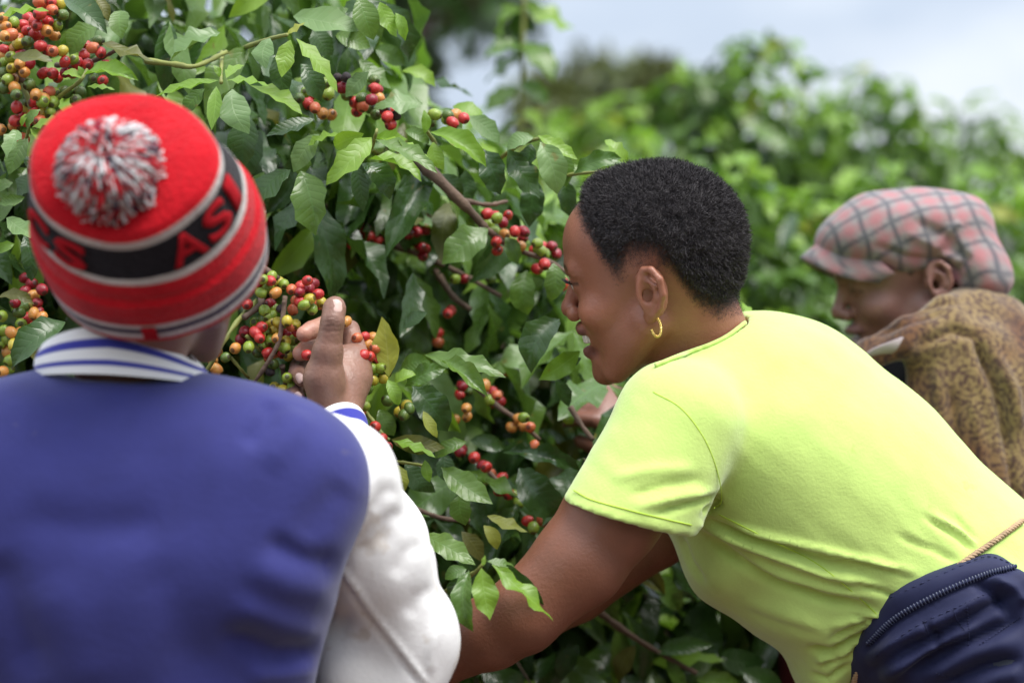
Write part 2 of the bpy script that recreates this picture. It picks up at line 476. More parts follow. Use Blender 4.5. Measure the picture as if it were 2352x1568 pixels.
# ================================================================== COFFEE LEAVES AND CHERRIES
def leaf_mat(name, c_top, c_var, under, rough, trans, vein):
    m = bpy.data.materials.new(name); m.use_nodes = True; N, L = m.node_tree.nodes, m.node_tree.links
    b = N['Principled BSDF']; out = N['Material Output']
    uv = N.new('ShaderNodeUVMap'); uv.uv_map = 'UVMap'; sx = N.new('ShaderNodeSeparateXYZ'); L.new(uv.outputs['UV'], sx.inputs[0])
    def math_(op, a, c=None, d=None):
        q = N.new('ShaderNodeMath'); q.operation = op
        for i, z in enumerate((a, c, d)):
            if z is None: continue
            if isinstance(z, (int, float)): q.inputs[i].default_value = z
            else: L.new(z, q.inputs[i])
        return q.outputs[0]
    s, t = sx.outputs['X'], sx.outputs['Y']                    # s along the leaf 0..1, t across -1..1
    at = math_('ABSOLUTE', t)
    ph = math_('MULTIPLY', math_('SUBTRACT', s, math_('MULTIPLY', at, 0.16)), 9.0)
    fr = math_('ABSOLUTE', math_('SUBTRACT', math_('FRACT', ph), 0.5))
    sv = math_('SUBTRACT', 1.0, math_('MINIMUM', math_('MULTIPLY', math_('SUBTRACT', 0.5, fr), 7.0), 1.0))     # side veins: 1 at vein
    mid = math_('SUBTRACT', 1.0, math_('MINIMUM', math_('MULTIPLY', at, 14.0), 1.0))                            # midrib: 1 at centre
    bul = math_('SINE', math_('MULTIPLY', math_('FRACT', ph), 3.14159))                                       # quilted blade between the veins
    tc = N.new('ShaderNodeTexCoord'); nz = N.new('ShaderNodeTexNoise'); nz.inputs['Scale'].default_value = 9; nz.inputs['Detail'].default_value = 4
    oi = N.new('ShaderNodeObjectInfo'); ge = N.new('ShaderNodeNewGeometry')
    L.new(ge.outputs['Position'], nz.inputs['Vector'])
    ri = ge.outputs['Random Per Island']; rv = math_('FRACT', math_('ADD', ri, oi.outputs['Random']))
    mixn = math_('ADD', math_('MULTIPLY', rv, 0.75), math_('MULTIPLY', nz.outputs['Fac'], 0.35))
    r = N.new('ShaderNodeMix'); r.data_type = 'RGBA'; L.new(mixn, r.inputs['Factor']); r.inputs['A'].default_value = (*c_top, 1); r.inputs['B'].default_value = (*c_var, 1)
    r2 = N.new('ShaderNodeMix'); r2.data_type = 'RGBA'; r2.inputs['B'].default_value = (*vein, 1)
    L.new(math_('MULTIPLY', math_('MAXIMUM', mid, math_('MULTIPLY', sv, 0.12)), 0.7), r2.inputs['Factor']); L.new(r.outputs['Result'], r2.inputs['A'])
    r3 = N.new('ShaderNodeMix'); r3.data_type = 'RGBA'; r3.inputs['B'].default_value = (*under, 1); L.new(r2.outputs['Result'], r3.inputs['A']); L.new(math_('MULTIPLY', ge.outputs['Backfacing'], 0.7), r3.inputs['Factor'])
    # yellow-brown blemishes
    sp = N.new('ShaderNodeTexNoise'); sp.inputs['Scale'].default_value = 55; sp.inputs['Detail'].default_value = 2; L.new(ge.outputs['Position'], sp.inputs['Vector'])
    blem = N.new('ShaderNodeMapRange'); blem.inputs['From Min'].default_value = 0.70; blem.inputs['From Max'].default_value = 0.76; L.new(sp.outputs['Fac'], blem.inputs['Value'])
    r4 = N.new('ShaderNodeMix'); r4.data_type = 'RGBA'; r4.inputs['B'].default_value = (0.20, 0.15, 0.03, 1); L.new(r3.outputs['Result'], r4.inputs['A']); L.new(math_('MULTIPLY', blem.outputs['Result'], 0.6), r4.inputs['Factor'])
    col = r4.outputs['Result']
    L.new(col, b.inputs['Base Color'])
    # wet: roughness wanders
    rz = N.new('ShaderNodeTexNoise'); rz.inputs['Scale'].default_value = 40; rz.inputs['Detail'].default_value = 3; L.new(ge.outputs['Position'], rz.inputs['Vector'])
    rr = N.new('ShaderNodeMapRange'); rr.inputs['From Min'].default_value = 0.35; rr.inputs['From Max'].default_value = 0.7; rr.inputs['To Min'].default_value = rough; rr.inputs['To Max'].default_value = rough + 0.22
    L.new(rz.outputs['Fac'], rr.inputs['Value']); L.new(rr.outputs['Result'], b.inputs['Roughness'])
    b.inputs['Specular IOR Level'].default_value = 0.5
    h = math_('ADD', math_('MULTIPLY', bul, 0.6), math_('MULTIPLY', math_('MAXIMUM', mid, sv), -0.5))
    h = math_('ADD', h, math_('MULTIPLY', rz.outputs['Fac'], 0.5))
    bp = N.new('ShaderNodeBump'); bp.inputs['Strength'].default_value = 0.35; bp.inputs['Distance'].default_value = 0.0005; L.new(h, bp.inputs['Height']); L.new(bp.outputs['Normal'], b.inputs['Normal'])
    tr = N.new('ShaderNodeBsdfTranslucent'); L.new(col, tr.inputs['Color'])
    tg = N.new('ShaderNodeVectorMath'); tg.operation = 'MULTIPLY'; tg.inputs[1].default_value = (1.35, 1.4, 0.6); L.new(col, tg.inputs[0]); L.new(tg.outputs[0], tr.inputs['Color'])
    ms = N.new('ShaderNodeMixShader'); ms.inputs[0].default_value = trans; L.new(b.outputs[0], ms.inputs[1]); L.new(tr.outputs[0], ms.inputs[2]); L.new(ms.outputs[0], out.inputs['Surface'])
    return m
LM = {
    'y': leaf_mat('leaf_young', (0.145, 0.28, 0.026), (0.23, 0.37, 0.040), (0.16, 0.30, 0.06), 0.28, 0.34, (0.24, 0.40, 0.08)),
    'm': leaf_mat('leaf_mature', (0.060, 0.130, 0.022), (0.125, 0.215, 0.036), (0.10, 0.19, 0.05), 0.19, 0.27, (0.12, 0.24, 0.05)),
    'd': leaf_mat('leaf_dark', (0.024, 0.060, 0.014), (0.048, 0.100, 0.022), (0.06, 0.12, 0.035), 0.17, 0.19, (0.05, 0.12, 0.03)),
    'p': leaf_mat('leaf_pale', (0.11, 0.20, 0.06), (0.16, 0.26, 0.08), (0.15, 0.24, 0.09), 0.30, 0.22, (0.20, 0.30, 0.12)),
    'x': leaf_mat('leaf_yellowing', (0.30, 0.34, 0.05), (0.36, 0.36, 0.05), (0.34, 0.36, 0.08), 0.34, 0.35, (0.40, 0.42, 0.12)),
    'o': leaf_mat('leaf_olive', (0.085, 0.10, 0.015), (0.12, 0.12, 0.018), (0.14, 0.13, 0.03), 0.30, 0.25, (0.18, 0.18, 0.04)),
}
def leaf_geo(w, bend, fold, wave, nwave, twist, seed, ns=12, nt=4, bite=False):
    """unit-long leaf blade with pointed drip tip, wavy margin, folded midrib; x along, y across, z up"""
    rs = np.random.default_rng(seed); s = np.linspace(0, 1, ns + 1)
    prof = np.interp(s, (0, 0.05, 0.12, 0.22, 0.35, 0.5, 0.62, 0.74, 0.84, 0.91, 0.96, 1.0), (0.03, 0.10, 0.40, 0.72, 0.94, 1.0, 0.95, 0.78, 0.50, 0.25, 0.11, 0.015))
    t = np.linspace(-1, 1, nt + 1); ph = rs.random() * 6.28; ph2 = rs.random() * 6.28
    ang = -bend * (s ** 1.4) ; ds = 1 / ns
    cx = np.concatenate(([0], np.cumsum(np.cos((ang[1:] + ang[:-1]) / 2) * ds))); cz = np.concatenate(([0], np.cumsum(np.sin((ang[1:] + ang[:-1]) / 2) * ds)))
    v, uv = [], []
    side = 0.05 * rs.normal()
    for i in range(ns + 1):
        up = np.array((-math.sin(ang[i]), 0, math.cos(ang[i]))); tw = twist * (s[i] - 0.3)
        for q in t:
            hw = 0.5 * w * prof[i] * (1 + 0.05 * math.sin(nwave * 6.28 * s[i] * 1.1 + ph2) * abs(q))
            y = q * hw; z = fold * abs(q) * hw + wave * prof[i] * abs(q) ** 2 * math.sin(nwave * 6.28 * s[i] + (ph if q > 0 else ph2))
            y, z = y * math.cos(tw) - z * math.sin(tw), y * math.sin(tw) + z * math.cos(tw)
            v.append(np.array((cx[i], y + side * math.sin(3.14 * s[i]), cz[i])) + up * z); uv.append((s[i], q))
    n = nt + 1
    f = np.array([(i * n + j, (i + 1) * n + j, (i + 1) * n + j + 1, i * n + j + 1) for i in range(ns) for j in range(nt)])
    return np.array(v), f, np.array(uv)
LP = []                                                       # leaf shapes: breadth, droop, fold, margin wave, waves, twist
for q in range(9):
    rs = np.random.default_rng(40 + q)
    LP.append((0.375 + 0.04 * rs.normal(), (0.35, 0.7, 1.05, 0.55, 0.9, 1.35, 0.15, 1.6, 0.8)[q], (0.35, 0.15, 0.55, 0.05, 0.28, 0.4, 0.2, 0.6, 0.75)[q], (0.045, 0.06, 0.04, 0.075, 0.055, 0.065, 0.08, 0.05, 0.06)[q], 2.2 + 1.6 * rs.random(), (0.1, -0.4, 0.3, 0.6, -0.2, 0.5, -0.7, 0.2, 0.9)[q]))
NV = len(LP); LEAF = {k: [] for k in LM}; CHORD = []
for q in range(NV):
    g = leaf_geo(*LP[q], 40 + q)
    n_ = 5; tip = g[0][-n_:].mean(0); CHORD.append((math.hypot(tip[0], tip[2]), math.atan2(-tip[2], tip[0])))
    for kd in LM:
        me = np_mesh('leaf', g[0], g[1], uv=g[2]); me.materials.append(LM[kd]); LEAF[kd].append(me)
LOW = [leaf_geo(*LP[q], 60 + q, ns=7, nt=2) for q in range(NV)]

def basis(x, nrm):
    x = x / np.linalg.norm(x); n = nrm - x * (nrm @ x); n /= max(np.linalg.norm(n), 1e-6); y = np.cross(n, x)
    return np.stack([x, y, n], 1)

class Bush:
    def __init__(s, name, loc, label, group):
        s.root = tag(empty(name, loc), label, 'coffee bush', group); s.leaves = []; s.low = []; s.berries = []; s.twigs = []
        s.inv = Matrix.Translation(s.root.location).inverted(); s.nb = 0
    def put(s, me, name, R, loc, sc):
        o = bpy.data.objects.new(name, me); COL.objects.link(o); o.parent = s.root; o.matrix_parent_inverse = s.inv
        A = np.eye(4); A[:3, :3] = R * np.asarray(sc); A[:3, 3] = loc; o.matrix_basis = Matrix(A.tolist()); return o
    def leaf(s, base, x, nrm, L, wr, kind, var):
        s.leaves.append((base, x, nrm, L, wr, kind, var))
    def build(s, limit=300, stuff_name='leaf_mass'):
        # the leaves that show largest become parts, the rest one mass
        def size(l): return l[3] / max(l[0][1], 0.5) * (1.0 if l[0][1] < 2.95 else 0.5)
        big = sorted(s.leaves, key=size, reverse=True)
        for l in big[:limit]:
            base, x, nrm, L, wr, kind, var = l
            s.put(LEAF[kind][var % NV], 'leaf', basis(x, nrm), base, (L, L * wr, L))
        rest = big[limit:] + s.low
        if rest:
            keys = list(LM); vs, fs, uvs, mi = [], [], [], []; o = 0
            for base, x, nrm, L, wr, kind, var in rest:
                g = LOW[var % NV]; v = (g[0] * np.array((L, L * wr, L))) @ basis(x, nrm).T + base
                vs.append(v); fs.append(g[1] + o); uvs.append(g[2]); mi.append(np.full(len(g[1]), keys.index(kind))); o += len(v)
            me = np_mesh(stuff_name, np.concatenate(vs), np.concatenate(fs), uv=np.concatenate(uvs), mat_idx=np.concatenate(mi))
            ob = link(stuff_name, me, s.root, [LM[k] for k in keys]); ob['kind'] = 'stuff'
    def branch(s, pts, r0, r1, m='bark', name='branch', n=None):
        q = spline(pts, n or (4 * len(pts) + 2)); rr = np.linspace(r0, r1, len(q)) * (1 + 0.12 * nrng.normal(size=len(q)))
        v, f = tube(q, rr, 6 if r0 < 0.012 else 9); return link(name, np_mesh(name, v, f), s.root, [M[m]])

# ------------------------------------------------------------------ cherries
def berry_mat(name, c0, c1, spot=0.5, rough=0.24):
    m = bpy.data.materials.new(name); m.use_nodes = True; N, L = m.node_tree.nodes, m.node_tree.links; b = N['Principled BSDF']
    tc = N.new('ShaderNodeTexCoord'); oi = N.new('ShaderNodeObjectInfo'); sp = N.new('ShaderNodeSeparateXYZ'); L.new(tc.outputs['Object'], sp.inputs[0])
    ad = N.new('ShaderNodeVectorMath'); ad.operation = 'ADD'; L.new(tc.outputs['Object'], ad.inputs[0]); cmb = N.new('ShaderNodeCombineXYZ')
    m1 = N.new('ShaderNodeMath'); m1.operation = 'MULTIPLY'; m1.inputs[1].default_value = 50; L.new(oi.outputs['Random'], m1.inputs[0]); L.new(m1.outputs[0], cmb.inputs[0]); L.new(cmb.outputs[0], ad.inputs[1])
    nz = N.new('ShaderNodeTexNoise'); nz.inputs['Scale'].default_value = 1.1; nz.inputs['Detail'].default_value = 3; L.new(ad.outputs[0], nz.inputs['Vector'])
    mr = N.new('ShaderNodeMapRange'); mr.inputs['From Min'].default_value = 0.3; mr.inputs['From Max'].default_value = 0.7; L.new(nz.outputs['Fac'], mr.inputs['Value'])
    mx = N.new('ShaderNodeMix'); mx.data_type = 'RGBA'; mx.inputs['A'].default_value = (*c0, 1); mx.inputs['B'].default_value = (*c1, 1); L.new(mr.outputs['Result'], mx.inputs['Factor'])
    # dark scar at the flower end (local -z) 
    d = N.new('ShaderNodeMapRange'); d.inputs['From Min'].default_value = -0.93; d.inputs['From Max'].default_value = -0.99; L.new(sp.outputs['Z'], d.inputs['Value'])
    m2 = N.new('ShaderNodeMix'); m2.data_type = 'RGBA'; m2.inputs['B'].default_value = (0.035, 0.02, 0.012, 1); L.new(mx.outputs['Result'], m2.inputs['A']); L.new(d.outputs['Result'], m2.inputs['Factor'])
    L.new(m2.outputs['Result'], b.inputs['Base Color']); b.inputs['Roughness'].default_value = rough; b.inputs['Specular IOR Level'].default_value = 0.5
    b.inputs['Subsurface Weight'].default_value = 0.15; b.inputs['Subsurface Radius'].default_value = (1, 0.5, 0.2); b.inputs['Subsurface Scale'].default_value = 0.003
    n2 = N.new('ShaderNodeTexNoise'); n2.inputs['Scale'].default_value = 5; L.new(ad.outputs[0], n2.inputs['Vector']); bp = N.new('ShaderNodeBump'); bp.inputs['Strength'].default_value = 0.15; bp.inputs['Distance'].default_value = 0.1; L.new(n2.outputs['Fac'], bp.inputs['Height']); L.new(bp.outputs[0], b.inputs['Normal'])
    return m
BM = {'r': berry_mat('cherry_red', (0.42, 0.012, 0.018), (0.52, 0.05, 0.035)), 'd': berry_mat('cherry_dark_red', (0.20, 0.006, 0.014), (0.30, 0.012, 0.02)),
      'q': berry_mat('cherry_orange_red', (0.55, 0.09, 0.04), (0.55, 0.17, 0.06)), 'o': berry_mat('cherry_orange', (0.55, 0.20, 0.045), (0.50, 0.25, 0.05)),
      'y': berry_mat('cherry_yellow', (0.50, 0.38, 0.035), (0.42, 0.36, 0.04)), 'g': berry_mat('cherry_green', (0.17, 0.27, 0.025), (0.26, 0.33, 0.04)),
      'G': berry_mat('cherry_dark_green', (0.055, 0.12, 0.02), (0.12, 0.16, 0.03)), 'k': berry_mat('cherry_dried', (0.018, 0.012, 0.014), (0.04, 0.02, 0.02), rough=0.7)}
def berry_geo(seed):
    rs = np.random.default_rng(seed); seg, ring = 10, 8; th = np.linspace(0, np.pi, ring); v = []
    for t in th:
        for j in range(seg):
            p = j * 2 * np.pi / seg; k = 1 - 0.03 * math.cos(2 * p) ; dz = math.cos(t)
            zz = dz * 1.08
            if dz < -0.97: zz += 0.10
            if dz > 0.97: zz -= 0.06
            v.append((math.sin(t) * math.cos(p) * k, math.sin(t) * math.sin(p), zz))
    f = np.array([(i * seg + j, (i + 1) * seg + j, (i + 1) * seg + (j + 1) % seg, i * seg + (j + 1) % seg) for i in range(ring - 1) for j in range(seg)])
    return np.array(v), f
BERRY = {}
for kd, m in BM.items():
    g = berry_geo(1); me = np_mesh('berry', g[0], g[1]); me.materials.append(m); BERRY[kd] = me
    if kd == 'k':
        g2 = g[0] * (0.85 + 0.2 * vnoise(g[0], 2.2)[:, None]); me2 = np_mesh('berry', g2, g[1]); me2.materials.append(m); BERRY[kd] = me2

# ================================================================== NEAR COFFEE BUSHES
GRP = 'coffee bushes in the plantation'
A_ = Bush('coffee_bush', (-0.55, 3.30, 0), 'tall coffee bush full of red and green cherries behind the red hat', GRP)
B_ = Bush('coffee_bush', (-0.02, 3.36, 0), 'coffee bush in the middle that the person in the lime shirt reaches into', GRP)
SIDE = lambda vx, vy: A_ if vx < 930 else B_
UP = np.array((0, 0, 1.0))
def hand_leaf(bx, by, tx, ty, w, d, kind, dz=0.0, roll=0.0, var=None, bow=0.0):
    """leaf from its stalk (bx,by) to its tip (tx,ty); w = breadth; dz = how much farther the tip is than the stalk"""
    a = V(bx, by, d); b = V(tx, ty, d + dz); x = b - a; L = np.linalg.norm(x); px = math.hypot(tx - bx, ty - by) * d / FPX
    to = np.array((0, -1.0, 0.45)); n = to - x * (to @ x) / (L * L); n /= np.linalg.norm(n); y = np.cross(n, x / L)
    n = n * math.cos(roll) + y * math.sin(roll)
    var = rnd.randrange(NV) if var is None else var
    chord, an = CHORD[var]; L2 = L / chord
    xa = x / L * math.cos(an) + n * math.sin(an); na = n * math.cos(an) - x / L * math.sin(an)
    SIDE(bx, by).leaf(a, xa, na, L2, max(0.5, min(1.5, (w * d / FPX) / (0.375 * L2 * max(0.5, math.cos(roll))))), kind, var)

HL = [  # stalk x,y  tip x,y  breadth  depth kind  dz  roll
    (853, 316, 749, 425, 62, 2.56, 'y', -.02, .1), (835, 307, 768, 336, 34, 2.57, 'y', .02, .7), (859, 312, 935, 320, 34, 2.57, 'y', .02, -.6), (862, 321, 1005, 398, 50, 2.56, 'm', -.02, .3), (860, 318, 990, 372, 40, 2.575, 'y', -.01, .9),
    (845, 366, 968, 417, 40, 2.60, 'y', .0, .8), (780, 309, 701, 340, 30, 2.58, 'y', .02, -.6), (831, 376, 896, 458, 60, 2.62, 'd', .0, .2), (814, 376, 835, 487, 46, 2.62, 'd', .0, -.2),
    (691, 393, 725, 541, 86, 2.60, 'm', -.01, .0), (667, 390, 590, 482, 62, 2.60, 'd', .0, -.2), (722, 273, 609, 314, 46, 2.62, 'd', -.02, -.2), (732, 308, 674, 396, 62, 2.61, 'p', .0, .1), (700, 330, 690, 410, 60, 2.64, 'm', 0, .2),
    (667, 92, 647, 178, 46, 2.58, 'y', -.01, .1), (681, 89, 775, 212, 48, 2.58, 'y', -.01, .4), (620, 88, 611, 158, 56, 2.59, 'p', -.02, -.1), (640, 120, 656, 224, 72, 2.62, 'd', .0, .1), (691, 147, 737, 234, 58, 2.63, 'd', .0, .1), (660, 78, 700, 52, 22, 2.59, 'x', 0, .3),
    (502, 185, 355, 223, 34, 2.57, 'y', .0, -.5), (521, 185, 618, 199, 34, 2.57, 'y', .0, .6), (534, 205, 572, 308, 82, 2.56, 'p', -.02, .1), (497, 199, 486, 300, 40, 2.55, 'y', -.02, -.2), (470, 204, 419, 262, 62, 2.59, 'm', .0, -.1), (575, 197, 694, 263, 48, 2.59, 'y', -.02, .5), (505, 178, 490, 150, 16, 2.57, 'y', 0, 0), (520, 180, 560, 150, 34, 2.58, 'y', .03, .3),
    (505, 75, 390, 140, 62, 2.64, 'p', -.02, -.3), (277, 25, 281, 90, 60, 2.62, 'm', -.02, .0), (228, 58, 161, 132, 62, 2.64, 'm', .0, -.2), (235, 100, 356, 142, 42, 2.60, 'o', -.01, .4), (150, 0, 246, 78, 54, 2.58, 'd', -.03, .2), (215, -5, 249, 50, 26, 2.6, 'o', 0, .5),
    (-5, 40, 113, 26, 32, 2.56, 'y', -.02, .4), (28, 132, 122, 142, 34, 2.57, 'o', -.01, .3), (193, 172, 318, 185, 38, 2.55, 'y', -.01, .4), (188, 180, 142, 172, 32, 2.56, 'y', .0, -.4), (200, 199, 264, 207, 18, 2.56, 'y', 0, .3), (186, 176, 180, 152, 14, 2.56, 'y', 0, 0),
    (64, 298, 93, 252, 26, 2.55, 'm', 0, .2), (73, 293, 158, 276, 38, 2.56, 'y', -.01, .4), (40, 299, 16, 364, 42, 2.55, 'p', -.02, .0), (64, 318, 20, 402, 62, 2.58, 'm', -.01, .0), (70, 296, 106, 334, 32, 2.56, 'y', -.01, .3), (113, 275, 192, 256, 32, 2.58, 'm', 0, .4), (50, 290, 62, 262, 14, 2.55, 'y', 0, 0),
    (57, 453, -4, 470, 28, 2.58, 'm', 0, .3), (15, 500, 87, 547, 48, 2.56, 'p', -.02, .0), (55, 541, 73, 646, 44, 2.58, 'd', .0, .1), (33, 560, -5, 580, 26, 2.6, 'y', 0, .2), (150, 740, 30, 842, 76, 2.58, 'd', -.02, .0), (-5, 683, 78, 699, 30, 2.6, 'o', 0, .2), (30, 420, -8, 440, 40, 2.6, 'm', 0, 0), (90, 400, 40, 460, 50, 2.62, 'd', 0, 0),
    (572, 268, 560, 384, 80, 2.66, 'd', .0, .0), (606, 395, 588, 492, 60, 2.64, 'm', .0, -.1), (600, 300, 560, 420, 70, 2.72, 'd', 0, 0),
    (1121, 525, 1015, 607, 68, 2.74, 'm', -.02, .0), (1160, 545, 1190, 608, 42, 2.76, 'm', .0, .0), (1210, 620, 1213, 723, 62, 2.78, 'm', .0, .1), (1271, 604, 1265, 692, 52, 2.74, 'm', .0, .0), (1285, 733, 1220, 857, 78, 2.68, 'd', -.02, .0), (1332, 806, 1238, 872, 40, 2.66, 'y', -.01, .4), (1335, 822, 1250, 872, 54, 2.68, 'd', 0, 0),
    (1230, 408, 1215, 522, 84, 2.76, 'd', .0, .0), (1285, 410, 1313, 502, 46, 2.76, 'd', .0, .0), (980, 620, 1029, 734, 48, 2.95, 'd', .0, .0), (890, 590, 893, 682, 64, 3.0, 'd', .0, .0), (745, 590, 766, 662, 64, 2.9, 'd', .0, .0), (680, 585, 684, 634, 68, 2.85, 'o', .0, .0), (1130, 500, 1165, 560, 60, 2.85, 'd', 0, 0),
    (893, 864, 877, 727, 62, 2.58, 'x', .0, .15), (925, 755, 981, 717, 42, 2.68, 'd', .0, .0), (975, 815, 1162, 867, 62, 2.60, 'm', -.02, .1), (1008, 828, 1120, 910, 42, 2.57, 'm', -.03, .3), (930, 887, 1024, 846, 48, 2.58, 'm', .0, .0), (920, 848, 988, 832, 44, 2.62, 'm', .0, -.2), (947, 886, 1028, 990, 88, 2.64, 'd', .0, .0), (905, 880, 955, 860, 32, 2.57, 'y', 0, .3), (890, 872, 915, 930, 34, 2.56, 'y', 0, .1),
    (899, 1009, 1022, 1028, 50, 2.58, 'o', -.01, -.3), (903, 1012, 1000, 1050, 34, 2.57, 'y', -.01, .5), (972, 944, 1004, 1005, 24, 2.57, 'x', .0, .2), (1071, 1014, 1000, 1052, 38, 2.60, 'm', .0, .0), (976, 1056, 987, 1107, 38, 2.58, 'y', .0, .0), (1013, 1072, 1132, 1157, 72, 2.60, 'm', -.02, .1), (1060, 1130, 1069, 1206, 74, 2.64, 'm', .0, .0), (914, 1067, 921, 1133, 38, 2.57, 'x', .0, .2), (837, 1004, 885, 1067, 34, 2.58, 'd', .0, .1), (1119, 1184, 1212, 1221, 34, 2.66, 'x', .0, .2), (1111, 1206, 1142, 1261, 34, 2.66, 'x', .0, .0), (1060, 1220, 1108, 1290, 58, 2.70, 'o', .0, .0), (1192, 1074, 1292, 1180, 92, 2.74, 'd', .0, .0), (1155, 1039, 1333, 1082, 46, 2.78, 'd', .0, .1), (1080, 1010, 1160, 1030, 40, 2.85, 'd', 0, 0),
    (969, 1226, 1092, 1297, 64, 2.48, 'm', -.02, .0), (914, 1158, 939, 1188, 28, 2.56, 'm', 0, 0), (1276, 873, 1307, 934, 72, 2.72, 'd', .0, .0), (930, 1060, 1000, 1130, 50, 2.68, 'd', 0, 0), (1020, 1040, 1040, 1110, 40, 2.68, 'd', 0, 0), (870, 940, 905, 1000, 44, 2.62, 'm', 0, 0), (850, 990, 845, 960, 30, 2.60, 'm', 0, 0),
    (1106, 1304, 1125, 1423, 64, 2.40, 'y', -.01, .0), (1130, 1296, 1271, 1425, 48, 2.40, 'y', -.01, .5), (1078, 1310, 1087, 1450, 52, 2.41, 'm', -.01, -.2), (1119, 1288, 1182, 1302, 30, 2.42, 'm', .01, .3), (1072, 1306, 1022, 1330, 40, 2.44, 'm', .0, .0), (1068, 1312, 1040, 1380, 46, 2.45, 'd', 0, 0), (1108, 1300, 1114, 1274, 12, 2.40, 'y', 0, 0), (1135, 1290, 1250, 1390, 30, 2.43, 'd', 0, 0),
    (674, 38, 836, 70, 64, 2.66, 'p', -.02, .1), (824, -4, 858, 92, 74, 2.64, 'm', .0, .1), (872, 5, 911, 86, 48, 2.64, 'y', .0, .1), (908, 30, 931, 94, 28, 2.64, 'y', .0, .1), (722, 62, 764, 128, 62, 2.70, 'd', .0, .0), (824, 137, 898, 204, 48, 2.76, 'm', .0, .2), (923, 164, 1000, 200, 38, 2.84, 'y', .0, .2), (847, 165, 794, 224, 58, 2.66, 'p', .0, .0), (971, 239, 858, 248, 62, 2.68, 'p', -.01, -.2), (770, 80, 850, 110, 56, 2.72, 'm', 0, 0), (800, 20, 740, 60, 60, 2.72, 'm', 0, 0), (860, 110, 930, 150, 46, 2.8, 'm', 0, 0),
    (988, 304, 1117, 384, 48, 2.62, 'y', -.01, .2), (995, 326, 1019, 391, 46, 2.61, 'y', .0, .0), (976, 308, 974, 252, 22, 2.62, 'y', .0, .1), (1074, 267, 1148, 330, 58, 2.74, 'p', .0, .0), (930, 300, 985, 330, 34, 2.66, 'm', 0, 0), (1010, 250, 1060, 300, 50, 2.76, 'p', 0, 0), (1040, 245, 1110, 262, 40, 2.8, 'y', 0, .2), (1020, 300, 1080, 320, 50, 2.74, 'p', 0, 0),
    (1235, 311, 1327, 367, 44, 2.66, 'y', -.01, .2), (1241, 326, 1280, 446, 64, 2.65, 'p', .0, .0), (1166, 342, 1240, 457, 68, 2.68, 'd', .0, .0), (1108, 342, 1150, 448, 64, 2.68, 'd', .0, .0), (1318, 398, 1427, 364, 46, 2.66, 'm', .0, .0), (1442, 376, 1389, 322, 42, 2.68, 'y', .0, -.2), (1225, 315, 1165, 345, 40, 2.67, 'p', 0, -.1), (1220, 330, 1200, 400, 50, 2.69, 'd', 0, 0), (1280, 340, 1300, 430, 56, 2.72, 'm', 0, 0), (1330, 380, 1290, 420, 44, 2.74, 'm', 0, 0), (1010, 400, 1060, 470, 60, 2.76, 'd', 0, 0), (1070, 390, 1080, 470, 60, 2.78, 'd', 0, 0), (930, 400, 950, 480, 60, 2.78, 'd', 0, 0), (1160, 440, 1130, 520, 60, 2.82, 'd', 0, 0),
    (1690, 690, 1738, 735, 26, 2.72, 'y', 0, .2), (1440, 1180, 1500, 1210, 30, 2.9, 'y', 0, 0),
    (1500, 1320, 1560, 1400, 60, 2.95, 'm', 0, 0), (1600, 1300, 1560, 1380, 46, 3.0, 'd', 0, 0), (1500, 1500, 1640, 1480, 50, 2.95, 'd', 0, 0), (1460, 1480, 1420, 1568, 44, 2.95, 'o', 0, 0), (1530, 1510, 1580, 1590, 40, 2.95, 'm', 0, 0), (1640, 1500, 1760, 1520, 60, 3.0, 'd', 0, 0), (1600, 1560, 1700, 1580, 50, 2.95, 'm', 0, 0), (1700, 1540, 1800, 1590, 60, 2.98, 'd', 0, 0), (1330, 1480, 1280, 1560, 60, 2.9, 'd', 0, 0),
]
for r in HL: hand_leaf(*r)

# cherries, read off the picture: (x, y, ripeness) in three views
def put_berries(lst, sx, ox, oy, rad, d0, d1):
    for i, (cx, cy, k) in enumerate(lst):
        vx, vy = cx * sx + ox, cy * sx + oy
        BS.append((vx, vy, k, rad * rnd.uniform(0.93, 1.08), d0 + (d1 - d0) * rnd.random()))
BS = []
def parse(s):
    it = s.split(); return [(float(it[i]), float(it[i + 1]), it[i + 2]) for i in range(0, len(it), 3)]
put_berries(parse('''590 230 g 650 240 r 560 250 r 720 250 y 690 335 o 815 308 q 940 240 r 985 265 d 955 300 d 880 330 d 1025 345 r 955 385 y 1028 430 q 880 405 r 915 430 g 650 420 d 605 475 g 735 460 k 825 470 q
 470 425 r 580 335 g 530 570 g 600 535 G 655 565 y 710 565 y 780 555 y 815 600 q 705 620 y 580 605 r 650 640 g 535 645 r 565 690 r 700 690 o 785 655 d 770 715 y 830 705 g 650 705 g 605 745 g 630 805 r 745 810 r 790 830 y 760 760 g
 420 700 d 375 770 o 300 840 G 175 770 r 230 800 o 225 935 o 675 895 G 780 1000 g 750 1100 y 350 1060 k 460 1055 k 515 1120 k 270 1070 k 650 955 k 1245 560 o 1390 680 r 1330 690 q 1415 745 o 1350 755 o 1475 765 q 1380 825 r 1430 835 r
 1465 865 q 1395 905 r 1445 930 g 1510 925 g 1390 950 d 1460 1020 y 1390 1015 G 1410 1090 G 1360 1080 g 1340 1135 g 1385 1220 g 1310 1220 g 1355 1270 q 1565 1180 G 1710 1215 G 1700 1290 G 1550 960 g 1470 1385 r 1530 1475 r 1740 1240 G
 560 300 g 900 280 r 640 520 g 480 760 g 560 800 G 700 800 q 860 640 r 450 640 d'''), 0.29296, 430.6, 574.2, 12.6, 2.56, 2.60)
BS.append((705, 815, 'r', 12.5, 2.545))
